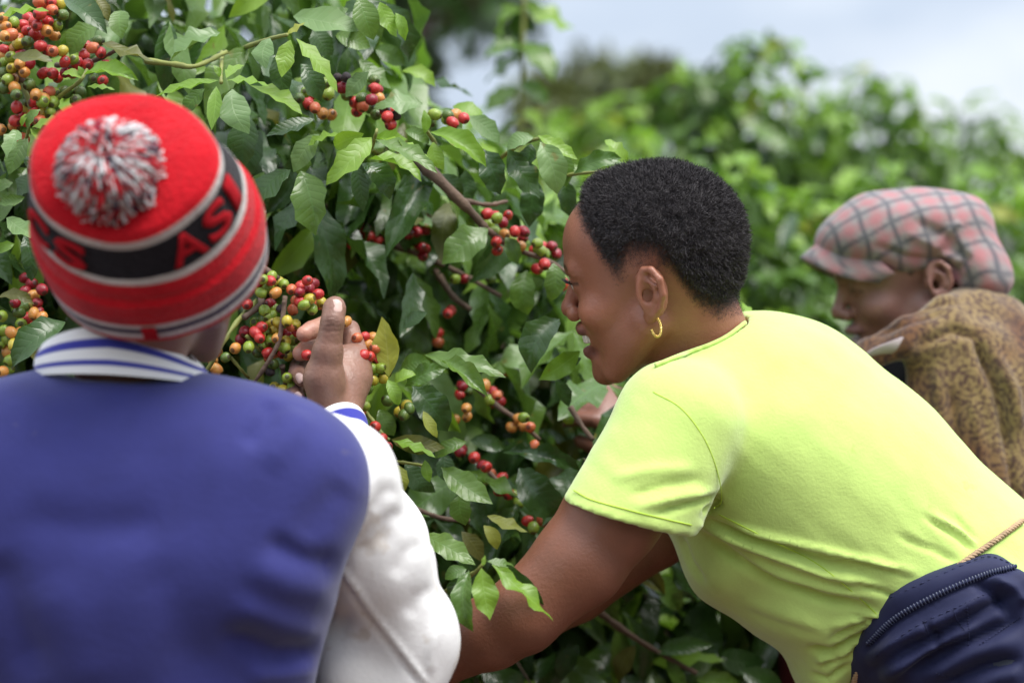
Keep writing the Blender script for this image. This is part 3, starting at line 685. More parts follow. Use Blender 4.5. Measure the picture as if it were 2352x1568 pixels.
put_berries(parse('''440 20 r 340 15 q 445 85 q 340 120 r 535 130 G 410 180 r 485 220 g 200 215 r 130 230 o 50 230 o 230 265 r 315 220 r 330 320 d 400 265 o 465 305 o 160 340 q 40 310 o 235 360 G 75 375 G 130 415 o 40 430 r 25 480 o 95 490 g 95 590 o
 170 545 o 250 545 d 210 620 o 65 680 g 250 725 G 40 750 G 125 750 o 140 810 G 305 810 o 420 790 q 300 880 r 365 875 g 455 875 g 240 865 G 145 920 r 195 950 g 210 980 r 130 1035 r 225 1035 r 290 970 r 380 1040 q 340 1030 q 120 1080 o 190 1190 q
 555 530 r 450 630 r 560 620 d 620 625 q 660 540 r 720 470 r 795 410 q 860 450 r 750 550 r 905 560 r 880 690 r 430 960 g 455 440 q 345 395 r 0 1110 o 650 860 G 560 790 G 20 160 o 90 300 q 300 300 r 10 560 o 180 480 d 110 680 o 30 620 G 0 700 g'''), 0.26856, 0, 0, 13.6, 2.59, 2.64)
put_berries(parse('''125 1205 G 180 1235 G 140 1270 r 220 1265 o 175 1150 o 130 1130 d 20 1335 g 30 1380 g 70 1410 y 40 1445 o 50 1490 g 15 1550 o 10 1260 g 80 1190 d 220 1120 d 165 1090 d 100 1240 G 0 1400 g 110 1300 g 60 1345 o 195 1190 d'''), 0.4395, 0, 172.3, 13.0, 2.60, 2.68)
put_berries(parse('''1595 262 r 1660 290 g 1700 320 d 1640 380 g 1655 450 r 1710 400 o 1780 380 r 1840 380 d 1755 435 g 1820 480 o 1910 510 r 1930 460 g 2028 480 d 1980 530 g 1960 510 d 1980 600 r 1930 630 r 2105 735 r'''), 0.3418, 574.2, 401.9, 12.5, 2.74, 2.82)
put_berries(parse('''1170 345 r 1065 400 d 920 310 d 1345 330 r 780 350 r 720 325 d 745 400 q 800 415 r 735 475 d 680 205 d 890 240 d 1150 755 q 1350 910 r 1160 490 d 1020 450 d 1265 1125 q 1420 1420 r 1660 1480 q 1500 1320 o 1590 1400 g 1720 1320 o
 1150 790 d 700 410 q 840 470 r 1100 330 o 1070 240 d 940 400 g 1630 640 g 1090 300 r 1180 370 d 1000 380 r 960 330 d 860 440 r 1230 350 g 650 220 r 1130 470 r 1180 500 d 1380 700 g 1330 930 r'''), 0.3418, 574.2, 401.9, 12.0, 2.86, 2.98)
put_berries(parse('''920 440 q 655 595 o 1090 630 o 1015 640 o 1130 640 q 1155 755 q 855 890 r 880 930 q 780 830 r 955 990 r 995 1060 r 1210 1225 q 1150 1270 g 705 385 d 690 790 d 1090 580 g 1370 590 g 940 480 d 845 380 o 730 520 o 340 490 G 345 560 G 1060 1110 g 830 880 d 900 420 r 700 780 d 950 960 r'''), 0.36621, 803.9, 746.5, 12.4, 2.74, 2.86)
put_berries(parse('''500 660 G 560 695 r 605 725 q 658 765 o 1005 595 r 985 670 d 920 660 G 880 690 r 925 710 q 1075 745 d 1110 745 r 1090 785 r 1015 770 G 1150 775 k 1545 775 o 1605 795 r 1530 825 r 670 560 g 695 630 g 815 520 k 790 590 d 1410 770 g 1035 660 o'''), 0.3418, 516.8, 0, 13.2, 2.66, 2.72)
def build_berries():
    for q in list(BS):
        if q[4] < 2.66 and rnd.random() < 0.42:
            an = rnd.random() * 6.28; BS.append((q[0] + 21 * math.cos(an), q[1] + 21 * math.sin(an), rnd.choice(q[2] * 3 + 'gyrG'), q[3] * 0.97, q[4] + rnd.uniform(0.008, 0.02)))
    for q in list(BS):
        if q[4] >= 2.66 and rnd.random() < 0.55:
            an = rnd.random() * 6.28; BS.append((q[0] + 20 * math.cos(an), q[1] + 20 * math.sin(an), rnd.choice(q[2] * 3 + 'gdrG'), q[3] * 0.97, q[4] + rnd.uniform(0.008, 0.02)))
    for vx, vy, k, rad, d in BS:
        b = SIDE(vx, vy); r = 1.08 * rad * d / FPX
        ax = np.array((rnd.gauss(0, 0.5), rnd.uniform(0.1, 1.0), rnd.uniform(-0.2, 0.8))); ax /= np.linalg.norm(ax)
        x = np.cross(ax, (rnd.random(), rnd.random(), rnd.random())); x /= np.linalg.norm(x); R = np.stack([x, np.cross(ax, x), ax], 1)
        b.put(BERRY[k], 'berry', R, V(vx, vy, d), (r * rnd.uniform(0.93, 1.0), r, r * rnd.uniform(1.0, 1.16)))
build_berries()

# branches one can see
def br(bush, pts, r0, r1, m='bark'): bush.branch([V(*p) for p in pts], r0, r1, m)
br(A_, [(560, 640, 2.85), (600, 620, 2.62), (585, 600, 2.60), (640, 640, 2.59)], .004, .0028)
br(A_, [(590, 690, 2.62), (540, 745, 2.58), (505, 800, 2.57), (475, 850, 2.58), (430, 900, 2.62)], .0032, .0022, 'twig')
br(A_, [(582, 655, 2.66), (600, 695, 2.6), (560, 730, 2.58)], .004, .003)
br(A_, [(655, 680, 2.57), (648, 740, 2.565), (638, 790, 2.565), (610, 840, 2.57), (580, 885, 2.58), (560, 930, 2.62)], .0030, .0022)
br(A_, [(648, 740, 2.57), (652, 690, 2.565)], .0028, .0018)
br(A_, [(565, 770, 2.58), (600, 805, 2.59), (650, 815, 2.62)], .0022, .0014, 'twig')
br(A_, [(530, 820, 2.57), (555, 850, 2.58), (572, 868, 2.6)], .0020, .0014, 'twig')
br(A_, [(648, 840, 2.58), (655, 880, 2.6), (665, 930, 2.65)], .0030, .0022)
br(A_, [(830, 935, 2.60), (855, 965, 2.585), (880, 1000, 2.58), (895, 1010, 2.58)], .0026, .0020, 'twig')
br(A_, [(880, 1058, 2.60), (930, 1062, 2.59), (970, 1068, 2.60)], .0020, .0016, 'twig')
br(A_, [(335, 140, 2.63), (400, 148, 2.61), (450, 152, 2.61), (520, 120, 2.66)], .0034, .0028, 'twig')
br(A_, [(30, 170, 2.68), (60, 215, 2.62), (90, 300, 2.62), (130, 230, 2.62), (180, 190, 2.57), (200, 160, 2.58)], .003, .002, 'twig')
br(A_, [(0, 120, 2.66), (45, 180, 2.64), (70, 230, 2.66), (30, 290, 2.7)], .005, .004)
br(A_, [(60, 320, 2.6), (66, 296, 2.57), (64, 280, 2.55)], .002, .0015, 'twig')
br(A_, [(130, 150, 2.66), (180, 150, 2.62), (240, 130, 2.62), (275, 110, 2.61)], .003, .002)
br(A_, [(510, 120, 2.7), (508, 160, 2.62), (508, 190, 2.57)], .0026, .002, 'twig')
br(A_, [(560, 110, 2.72), (620, 90, 2.62), (660, 80, 2.58)], .0028, .002, 'twig')
br(A_, [(820, 380, 2.72), (850, 345, 2.60), (862, 312, 2.56), (866, 296, 2.56)], .0028, .0016, 'twig')
br(B_, [(960, 370, 2.78), (995, 400, 2.74), (1045, 450, 2.74), (1085, 490, 2.75), (1115, 525, 2.76)], .0075, .0045)
br(B_, [(1060, 460, 2.76), (1120, 470, 2.78), (1165, 462, 2.8)], .0034, .0022)
br(B_, [(1115, 525, 2.76), (1180, 570, 2.78), (1260, 600, 2.78), (1320, 640, 2.78)], .004, .0026)
br(B_, [(800, 480, 2.98), (850, 530, 2.95), (900, 560, 2.95), (1000, 600, 2.95), (1080, 640, 2.92), (1150, 680, 2.9)], .006, .003)
br(B_, [(600, 440, 2.98), (700, 470, 3.0), (800, 480, 3.0), (900, 500, 3.02)], .005, .004)
br(B_, [(1000, 620, 2.95), (1040, 680, 2.92), (1080, 710, 2.9)], .0045, .003)
br(B_, [(1090, 880, 2.84), (1140, 930, 2.82), (1190, 965, 2.8), (1240, 1010, 2.8)], .0045, .003)
br(B_, [(1310, 935, 2.78), (1335, 975, 2.77), (1362, 1010, 2.76)], .0038, .003)
br(B_, [(910, 1150, 2.75), (960, 1170, 2.72), (1020, 1190, 2.72), (1080, 1195, 2.72)], .0035, .0024)
br(B_, [(1110, 1070, 2.78), (1150, 1110, 2.76), (1180, 1140, 2.76)], .003, .002)
br(B_, [(1370, 1400, 2.95), (1430, 1445, 2.95), (1500, 1490, 2.95), (1600, 1545, 2.95)], .0048, .003)
br(B_, [(1020, 1360, 2.62), (1065, 1330, 2.48), (1095, 1310, 2.42), (1108, 1295, 2.40)], .0028, .0018, 'twig')
br(B_, [(860, 1250, 2.7), (950, 1240, 2.55), (975, 1232, 2.48)], .0028, .0018, 'twig')
br(B_, [(1000, 330, 2.74), (988, 312, 2.64), (980, 300, 2.62)], .0024, .0018, 'twig')
br(B_, [(1140, 370, 2.76), (1190, 335, 2.70), (1238, 318, 2.66)], .0026, .0018, 'twig')
br(B_, [(1270, 410, 2.78), (1320, 400, 2.70), (1390, 392, 2.68), (1442, 378, 2.68)], .0024, .0014, 'twig')
# stems and scaffold branches down to the ground
def scaffold(b, base, stems, ells, n, seed):
    rs = np.random.default_rng(seed)
    for dx, dy, h in stems:
        p0 = np.array((base[0] + dx * 0.3, base[1] + dy * 0.3, -0.02)); p1 = np.array((base[0] + dx, base[1] + dy, h))
        b.branch([p0, p0 * 0.6 + p1 * 0.4 + np.array((rs.normal() * 0.03, rs.normal() * 0.03, 0)), p1], 0.022, 0.008, name='stem', n=14)
    for i in range(n):
        dx, dy, h = stems[i % len(stems)]; z = 0.35 + (h - 0.4) * rs.random(); k = z / h
        a = np.array((base[0] + dx * (0.3 + 0.7 * k), base[1] + dy * (0.3 + 0.7 * k), z))
        an = rs.random() * 6.28; L = 0.3 + 0.3 * rs.random()
        e = a + np.array((math.cos(an) * L, math.sin(an) * L * 0.8, 0.05 - 0.2 * rs.random()))
        if e[1] < 2.75: e[1] = 2.75
        b.branch([a, (a + e) / 2 + np.array((0, 0, 0.05)), e], 0.006, 0.0025, n=8)
scaffold(A_, (-0.55, 3.30), [(0, 0, 1.75), (-0.25, 0.1, 1.7), (0.2, -0.05, 1.6)], None, 26, 1)
scaffold(B_, (-0.02, 3.36), [(0, 0, 1.45), (0.2, 0.05, 1.1), (-0.15, 0.1, 1.5)], None, 24, 2)

def fill(b, ells, n, seed, kinds, dmin=2.66, Lr=(0.075, 0.125), low=False, shell=0.55, keep=None, twigs=0):
    """leaf pairs all through the bush's volume, denser outside; they hang outwards and down"""
    rs = np.random.default_rng(seed); vol = np.array([e[1][0] * e[1][1] * e[1][2] for e in ells]); vol /= vol.sum(); got = 0
    while got < n:
        c, r = ells[rs.choice(len(ells), p=vol)]; c = np.asarray(c); r = np.asarray(r)
        d = rs.normal(0, 1, 3); d /= np.linalg.norm(d); rad = 1 - (1 - shell) * rs.random() ** 1.5
        p = c + d * r * rad
        if p[1] < dmin or p[2] < 0.15: continue
        if keep is not None and not keep(p, rs): continue
        if keep is not None and p[1] > c[1] and rs.random() < 0.6: continue
        got += 1; out = d * r; out = out / np.linalg.norm(out)
        top = max(0.0, d[2])
        for s in (-1, 1):
            tang = np.cross(out, UP) ; tang = tang / max(np.linalg.norm(tang), 1e-3)
            x = out * 0.5 + tang * s * (0.5 + 0.5 * rs.random()) + np.array((0, 0, -0.45 - 0.95 * rs.random())) + rs.normal(0, 0.25, 3)
            nrm = out * 0.7 + UP * 0.8 + rs.normal(0, 0.35, 3); L = rs.uniform(*Lr)
            kk = kinds(rs, top, rad)
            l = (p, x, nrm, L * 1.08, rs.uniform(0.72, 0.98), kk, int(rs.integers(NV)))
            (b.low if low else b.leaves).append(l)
        if twigs and got % twigs == 0 and p[1] < c[1] - 0.25 * r[1]:
            q_ = p - out * rs.uniform(0.12, 0.25) + np.array((0, rs.uniform(0, 0.08), rs.uniform(-0.02, 0.06)))
            b.branch([q_, (p + q_) / 2 + rs.normal(0, 0.01, 3), p], 0.0022, 0.0013, rs.choice(['bark', 'twig']), n=6)
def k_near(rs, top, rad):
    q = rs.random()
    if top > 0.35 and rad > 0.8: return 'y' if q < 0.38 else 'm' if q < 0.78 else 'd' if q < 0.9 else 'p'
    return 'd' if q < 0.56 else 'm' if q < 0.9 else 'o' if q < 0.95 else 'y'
def keep_near(p, rs):
    vx, vy = 1176 + p[0] / p[1] * FPX, 784 - (p[2] - CAM_H) / p[1] * FPX
    top = np.interp(vx, (-400, 880, 930, 1000, 1100, 1250, 1420, 1460, 1600, 2400), (-900, -900, 60, 190, 270, 330, 395, 700, 1100, 1250))
    if vy < top + 14: return False
    if p[1] < 3.02 and 760 < vx < 1330 and 470 < vy < 1020 and rs.random() < 0.8: return False          # the bush is open here, cherries hang in the gap
    if (vx < -250 or vx > 2200 or vy < -260 or vy > 1720) and rs.random() < 0.85: return False
    return True
EA = [((-0.62, 3.38, CAM_H - 0.02), (0.70, 0.72, 0.66)), ((-0.55, 3.38, CAM_H - 0.5), (0.66, 0.66, 0.6))]
EB = [((-0.08, 3.36, CAM_H - 0.22), (0.46, 0.58, 0.46)), ((0.12, 3.46, CAM_H - 0.62), (0.42, 0.50, 0.46)), ((0.30, 3.75, CAM_H - 0.85), (0.36, 0.36, 0.5))]
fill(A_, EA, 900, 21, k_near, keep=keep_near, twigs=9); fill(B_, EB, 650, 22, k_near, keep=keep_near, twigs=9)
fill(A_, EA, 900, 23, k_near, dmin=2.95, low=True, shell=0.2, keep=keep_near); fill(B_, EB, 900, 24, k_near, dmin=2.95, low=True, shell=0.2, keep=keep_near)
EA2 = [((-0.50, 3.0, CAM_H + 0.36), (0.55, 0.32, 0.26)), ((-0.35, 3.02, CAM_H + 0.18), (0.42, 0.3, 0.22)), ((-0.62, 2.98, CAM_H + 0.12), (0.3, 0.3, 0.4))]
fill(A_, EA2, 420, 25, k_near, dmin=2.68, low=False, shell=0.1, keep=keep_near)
A_.build(); B_.build()

# ================================================================== BUSHES BEHIND
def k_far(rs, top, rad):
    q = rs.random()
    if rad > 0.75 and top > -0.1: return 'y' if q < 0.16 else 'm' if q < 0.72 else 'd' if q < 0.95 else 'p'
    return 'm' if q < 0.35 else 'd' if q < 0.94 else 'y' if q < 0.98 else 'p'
def far_bush(vx, vtop, d, w, label, n=1100, seed=0, Lr=(0.07, 0.125), depth=None):
    top = V(vx, vtop, d); x = top[0]; h = top[2]; b = Bush('coffee_bush', (x, d, 0), label, GRP); rs = np.random.default_rng(seed)
    ells = [((x, d, h * 0.62), (w, depth or w, h * 0.38)), ((x, d, h * 0.40), (w * 1.35, (depth or w) * 1.3, h * 0.38))]
    for k in range(6):
        a = rs.random() * 6.28; rr = w * 0.6
        ells.append(((x + math.cos(a) * rr, d + math.sin(a) * rr * 0.8, h * rs.uniform(0.45, 0.82)), (w * 0.45, w * 0.45, h * 0.16)))
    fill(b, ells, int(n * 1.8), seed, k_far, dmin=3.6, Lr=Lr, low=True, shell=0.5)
    # upright shoots with whorls of young leaves
    for k in range(10):
        a = rs.random() * 6.28; q = rs.random() ** 0.5; p = np.array((x + math.cos(a) * w * 0.8 * q, d + math.sin(a) * w * 0.6 * q, h * (0.80 + 0.16 * (1 - q * q))))
        for j in range(5):
            for s in range(2):
                an = rs.random() * 6.28; b.low.append((p + UP * 0.03 * j, np.array((math.cos(an), math.sin(an), rs.uniform(-0.6, 0.3))), UP + rs.normal(0, 0.3, 3), rs.uniform(*Lr) * 0.9, 1.0, 'y' if rs.random() < 0.9 else 'x', int(rs.integers(NV))))
    for k in range(3):
        p0 = np.array((x + rs.normal() * 0.05, d + rs.normal() * 0.05, -0.02)); p1 = np.array((x + rs.normal() * w * 0.3, d + rs.normal() * w * 0.3, h * 0.85)); b.branch([p0, (p0 + p1) / 2 + rs.normal(0, 0.03, 3), p1], 0.02, 0.007, name='stem', n=10)
    b.build(0, 'foliage')
    return b
far_bush(1730, 65, 6.0, 0.30, 'bright rounded coffee bush standing highest above the hair of the lime-shirted person', 1500, 31)
far_bush(2000, 150, 6.9, 0.30, 'tall coffee bush rising above the plaid cap', 1300, 32)
far_bush(2240, 240, 7.4, 0.45, 'lower coffee bush at the right edge under the white cloud', 1200, 33)
far_bush(1400, 235, 6.4, 0.40, 'coffee bush below the brownish treetop, left of the tallest one', 1200, 34)
far_bush(1500, 300, 4.7, 0.40, 'yellow-green young coffee bush just behind the head in the middle', 900, 35, (0.07, 0.12))
far_bush(1800, 480, 4.7, 0.42, 'coffee bush showing between the bare head and the plaid cap', 900, 36, (0.07, 0.12))
far_bush(2330, 400, 5.4, 0.50, 'coffee bush behind the plaid cap at the right edge', 1000, 37)
far_bush(2080, 430, 5.3, 0.48, 'coffee bush right behind the plaid cap', 1000, 38)
far_bush(1180, 300, 5.2, 0.42, 'blurred coffee bush behind the branch tips in the middle', 900, 39)
far_bush(1010, 330, 6.6, 0.55, 'coffee bush far back seen through the middle gap', 800, 40)
far_bush(2680, 340, 5.3, 0.50, 'coffee bush beyond the right edge, next in the plaid-capped row', 800, 41)
far_bush(3050, 380, 5.8, 0.52, 'coffee bush well beyond the right edge of the view', 800, 42)
far_bush(3420, 360, 6.2, 0.55, 'outermost coffee bush at the right end of the row', 700, 43)
far_bush(-520, 200, 5.0, 0.50, 'coffee bush beyond the left edge, behind the hat', 800, 44)
far_bush(-1000, 260, 5.6, 0.55, 'outermost coffee bush at the left end of the row', 700, 45)
# tall shoot with big leaves
sh = Bush('coffee_shoot', tuple(V(1195, 1600, 4.0) * np.array((1, 1, 0))), 'single tall leafy coffee shoot standing out against the sky', None); sh.root['category'] = 'coffee shoot'
p0 = V(1195, 784, 4.0); p0[2] = -0.02; sh.branch([p0, V(1185, 700, 4.0), V(1195, 350, 4.0), V(1200, 160, 4.0), V(1205, -40, 4.0)], 0.006, 0.003, 'twig', name='stem', n=24)
for a, b, c, e, w in ((1200, 25, 1130, 75, 50), (1200, 10, 1285, 80, 60), (1200, 20, 1195, 90, 55), (1200, 100, 1250, 165, 48), (1200, 110, 1145, 120, 40), (1200, 130, 1130, 190, 40), (1195, 190, 1250, 220, 44), (1195, 200, 1130, 250, 48), (1200, -10, 1150, -60, 46), (1205, -20, 1260, -20, 46), (1195, 260, 1250, 320, 50), (1195, 270, 1140, 330, 50), (1193, 330, 1250, 380, 50), (1193, 330, 1130, 360, 50)):
    x = V(c, e, 4.0 + rnd.uniform(-.06, .06)) - V(a, b, 4.0); L = np.linalg.norm(x); sh.leaf(V(a, b, 4.0), x / L + np.array((0, 0, 0.3)), np.array((0.1, -0.8, 0.7)), L * 1.25, 1.15 * (w * 4 / FPX) / (0.44 * L), rnd.choice('mmyd'), rnd.randrange(NV))
sh.build()
# far trees
def far_tree(vx, vtop, d, w, h0, label, col, seed, n=2600):
    top = V(vx, vtop, d); root = tag(empty('tree', (top[0], d, 0)), label, 'tree', 'trees beyond the plantation'); rs = np.random.default_rng(seed)
    v, f = tube(spline([np.array((top[0], d, -0.02)), np.array((top[0] + 0.1, d, top[2] * 0.5)), np.array((top[0], d, top[2] * 0.9))], 12), np.linspace(0.16, 0.04, 12), 9); parts = [(v, f)]
    link('trunk', np_mesh('trunk', v, f), root, [M['bark']])
    cl = [(np.array((top[0], d, top[2] - h0 / 2)) + rs.normal(0, 1, 3) * np.array((w * 0.4, w * 0.4, h0 * 0.27)), w * rs.uniform(0.25, 0.45)) for _ in range(14)]
    bm_ = []
    for c, r in cl: bm_.append(tube(spline([np.array((top[0], d, top[2] - h0)), (c + np.array((top[0], d, top[2] - h0))) / 2, c], 6), np.linspace(0.05, 0.012, 6), 5))
    v, f, _ = join(bm_); o = link('limbs', np_mesh('limbs', v, f), root, [M['bark']]); o['kind'] = 'stuff'
    vs, fs, uvs = [], [], []; o_ = 0
    for i in range(n):
        c, r = cl[rs.integers(len(cl))]; dd = rs.normal(0, 1, 3); dd /= np.linalg.norm(dd); p = c + dd * r * rs.random() ** 0.4; g = LOW[int(rs.integers(NV))]
        x = dd + rs.normal(0, 0.5, 3) - UP * 0.3; L = rs.uniform(0.14, 0.26); vv_ = (g[0] * L) @ basis(x, UP + rs.normal(0, 0.5, 3)).T + p
        vs.append(vv_); fs.append(g[1] + o_); uvs.append(g[2]); o_ += len(vv_)
    ob = link('crown', np_mesh('crown', np.concatenate(vs), np.concatenate(fs), uv=np.concatenate(uvs)), root, [col]); ob['kind'] = 'stuff'
grey_l = leaf_mat('leaf_greyish', (0.12, 0.16, 0.065), (0.16, 0.19, 0.08), (0.12, 0.13, 0.07), 0.5, 0.2, (0.13, 0.14, 0.08))
far_tree(1345, 55, 17, 0.62, 1.4, 'brownish green treetop rising behind the leafy shoot', grey_l, 51, 4200)
far_tree(800, -260, 15, 0.75, 1.2, 'dark blurred tree reaching into the top of the sky', LM['d'], 52)


# unseen row closing the alley behind the photographer, added to cut frontal light
for i, x in enumerate((-1.5, -0.3, 0.9, 2.1)):
    hgt = 2.35 - 0.1 * (i % 2); b = Bush('coffee_bush', (x, -1.3, 0), 'added unseen coffee bush of the light-blocking row behind the photographer, ' + ('far left', 'left', 'right', 'far right')[i] + ' one', GRP); rs = np.random.default_rng(70 + i)
    for k in range(620):
        d = rs.normal(0, 1, 3); d /= np.linalg.norm(d); rad = 1 - 0.5 * rs.random() ** 1.5; p = np.array((x, -1.3, hgt * 0.55)) + d * np.array((0.75, 0.55, hgt * 0.45)) * rad
        for s_ in (0, 1): b.low.append((p, d + rs.normal(0, 0.6, 3) - UP * 0.5, UP + d * 0.5 + rs.normal(0, 0.4, 3), rs.uniform(0.13, 0.19), 1.0, rs.choice(['m', 'd', 'm', 'y']), int(rs.integers(NV))))
    b.branch([np.array((x, -1.3, -0.02)), np.array((x + 0.03, -1.28, 1.0)), np.array((x, -1.3, 2.0))], 0.025, 0.008, name='stem', n=10)
    b.build(0, 'foliage')

# ================================================================== PEOPLE
def smooth01(x, a, b):
    t = np.clip((x - a) / (b - a), 0, 1); return t * t * (3 - 2 * t)

MM = 0.001
def head_local(h, neck, smile=True, mouth=True, jaw=1.0, ears=True):
    """a head in its own frame (x to the face, y to its left, z up, origin between the ear canals), mm -> m"""
    F = Field(np.array((-125, -112, -190)) * MM, np.array((132, 112, 135)) * MM, h)
    m = lambda *p: np.array(p) * MM
    F.ell(m(5, 0, 45), m(92, 72, 74), 0)
    F.ell(m(48, 0, 55), m(47, 56, 48), 20 * MM)
    F.ell(m(46, 0, -18), m(47, 57, 66), 25 * MM)
    for s in (-1, 1):
        F.cone(m(8, 50 * s, -34), m(62, 24 * s, -82), 19 * MM * jaw, 15 * MM, 18 * MM)
        F.ell(m(62, 37 * s, -15), m(25, 24, 21), 10 * MM)
        F.cone(m(93, 9 * s, 33), m(80, 42 * s, 33), 9 * MM, 8 * MM, 12 * MM)
    F.ell(m(80, 0, -86), m(16, 20, 15), 14 * MM)
    F.ell(m(76, 0, -70), m(17, 24, 16), 10 * MM)
    F.cone(m(-20, 0, -10), neck[0], 50 * MM, neck[1], 25 * MM)
    # eye sockets, lids
    for s in (-1, 1):
        F.ball(m(103, 31 * s, 18), 13 * MM, 12 * MM, 'sub')
        F.ball(m(79, 31 * s, 17), 14 * MM, 4 * MM)
        if smile: F.ell(m(94, 32 * s, 14.5), m(10, 12, 3.6), 1.5 * MM, 'sub')
    # nose
    F.cone(m(92, 0, 24), m(107, 0, -7), 6.5 * MM, 8.5 * MM, 7 * MM)
    F.ball(m(109, 0, -12), 9.5 * MM, 5 * MM)
    for s in (-1, 1):
        F.ball(m(101, 12.5 * s, -17), 8.5 * MM, 3.5 * MM)
    for s in (-1, 1): F.ell(m(106, 6.5 * s, -23), m(6, 3.4, 5), 2 * MM, 'sub')
    # lips and mouth
    if mouth:
        g = 2.5 if smile else 0
        ux = [(m(76, -31, -39), 3 * MM), (m(95, -13, -38 + g), 5.2 * MM), (m(99, 0, -37 + g), 6.0 * MM), (m(95, 13, -38 + g), 5.2 * MM), (m(76, 31, -39), 3 * MM)]
        lx = [(m(77, -28, -46), 3.5 * MM), (m(91, -13, -57 - g), 6.2 * MM), (m(94, 0, -59 - g), 6.8 * MM), (m(91, 13, -57 - g), 6.2 * MM), (m(77, 28, -46), 3.5 * MM)]
        F.chain(ux, 6 * MM); F.chain(lx, 6 * MM)
        if smile:
            F.ell(m(92, 0, -48), m(18, 26, 7.2), 2.5 * MM, 'sub')
            for s in (-1, 1): F.chain([(m(97, 23 * s, -22), 1.5 * MM), (m(89, 33 * s, -33), 2 * MM), (m(83, 36 * s, -46), 1.5 * MM)], 6 * MM, 'sub')
        else:
            F.chain([(m(82, -26, -46), 1.2 * MM), (m(104, 0, -47), 2 * MM), (m(82, 26, -46), 1.2 * MM)], 2 * MM, 'sub')
    # ears
    for s in ((-1, 1) if ears else ()):
        e = lambda x, y, z: m(x, y * s, z)
        a = math.radians(24) * s
        R = np.array(((math.cos(a), math.sin(a) * 1, 0), (-math.sin(a), math.cos(a), 0), (0, 0, 1)))
        F.ell(e(-9, 78, 1), m(17, 5.5, 28), 5 * MM, R=R)
        F.ell(e(-8, 86, 3), m(11, 5.5, 18), 3 * MM, 'sub', R=R)
        F.chain([(e(6, 74, 6), 3.5 * MM), (e(3, 77, 17), 3.6 * MM), (e(-5, 81, 25.5), 3.6 * MM), (e(-15, 86, 25), 3.7 * MM), (e(-23, 89.5, 14), 3.8 * MM), (e(-23.5, 89, -2), 3.6 * MM), (e(-17, 85, -15), 3.4 * MM), (e(-8, 80, -23), 4 * MM)], 2.5 * MM)
        F.ell(e(-2, 77, -24), m(8, 4.5, 8.5), 4 * MM)
        F.chain([(e(-6, 82, 16), 2.6 * MM), (e(-15, 85, 8), 3 * MM), (e(-15, 84, -4), 3.2 * MM), (e(-8, 81, -13), 3.4 * MM), (e(0, 79, -12), 3 * MM)], 3 * MM)
        F.ball(e(5, 77, 0), 5 * MM, 4 * MM)
        F.ell(e(-4, 79, -2), m(6, 6, 6.5), 3 * MM, 'sub')
    return F

def frame(fwd_yaw, pitch, roll):
    """columns = face, left, up directions in the world. yaw 0 = facing picture left; yaw > 0 turns away from the camera;
    pitch > 0 looks down; roll > 0 tips the crown towards the person's own left"""
    f = np.array((-math.cos(fwd_yaw), math.sin(fwd_yaw), 0.0)); l = np.array((-math.sin(fwd_yaw), -math.cos(fwd_yaw), 0.0)); u = np.array((0, 0, 1.0))
    f2 = f * math.cos(pitch) - u * math.sin(pitch); u2 = u * math.cos(pitch) + f * math.sin(pitch)
    u3 = u2 * math.cos(roll) + l * math.sin(roll); l3 = l * math.cos(roll) - u2 * math.sin(roll)
    return np.stack([f2, l3, u3], 1)

def uv_ball(c, r, R=None, seg=14, ring=9):
    th = np.linspace(0, np.pi, ring); ph = np.arange(seg) * 2 * np.pi / seg
    v = np.array([(math.sin(t) * math.cos(p), math.sin(t) * math.sin(p), math.cos(t)) for t in th for p in ph]) * np.asarray(r)
    f = np.array([(i * seg + j, (i + 1) * seg + j, (i + 1) * seg + (j + 1) % seg, i * seg + (j + 1) % seg) for i in range(ring - 1) for j in range(seg)])
    if R is not None: v = v @ np.asarray(R)
    return v + np.asarray(c), f

def make_eyes(parent, R, c, iris=(0.02, 0.01, 0.007), parent_obj=None):
    for s in (-1, 1):
        v, f = uv_ball((0, 0, 0), (0.0125,) * 3, seg=20, ring=15)
        look = np.array((0.97, 0.05, -0.22)); look /= np.linalg.norm(look)
        d = (v / 0.0125) @ look
        col = np.where((d > 0.90)[:, None], np.array(iris), np.array((0.62, 0.55, 0.5)))
        col = np.where((d > 0.975)[:, None], np.array((0.004, 0.004, 0.004)), col)
        v = (v + np.array((79.5, 31 * s, 17)) * MM) @ R.T + c
        link('eye', np_mesh('eye', v, f, col), parent_obj, [M['eye']])

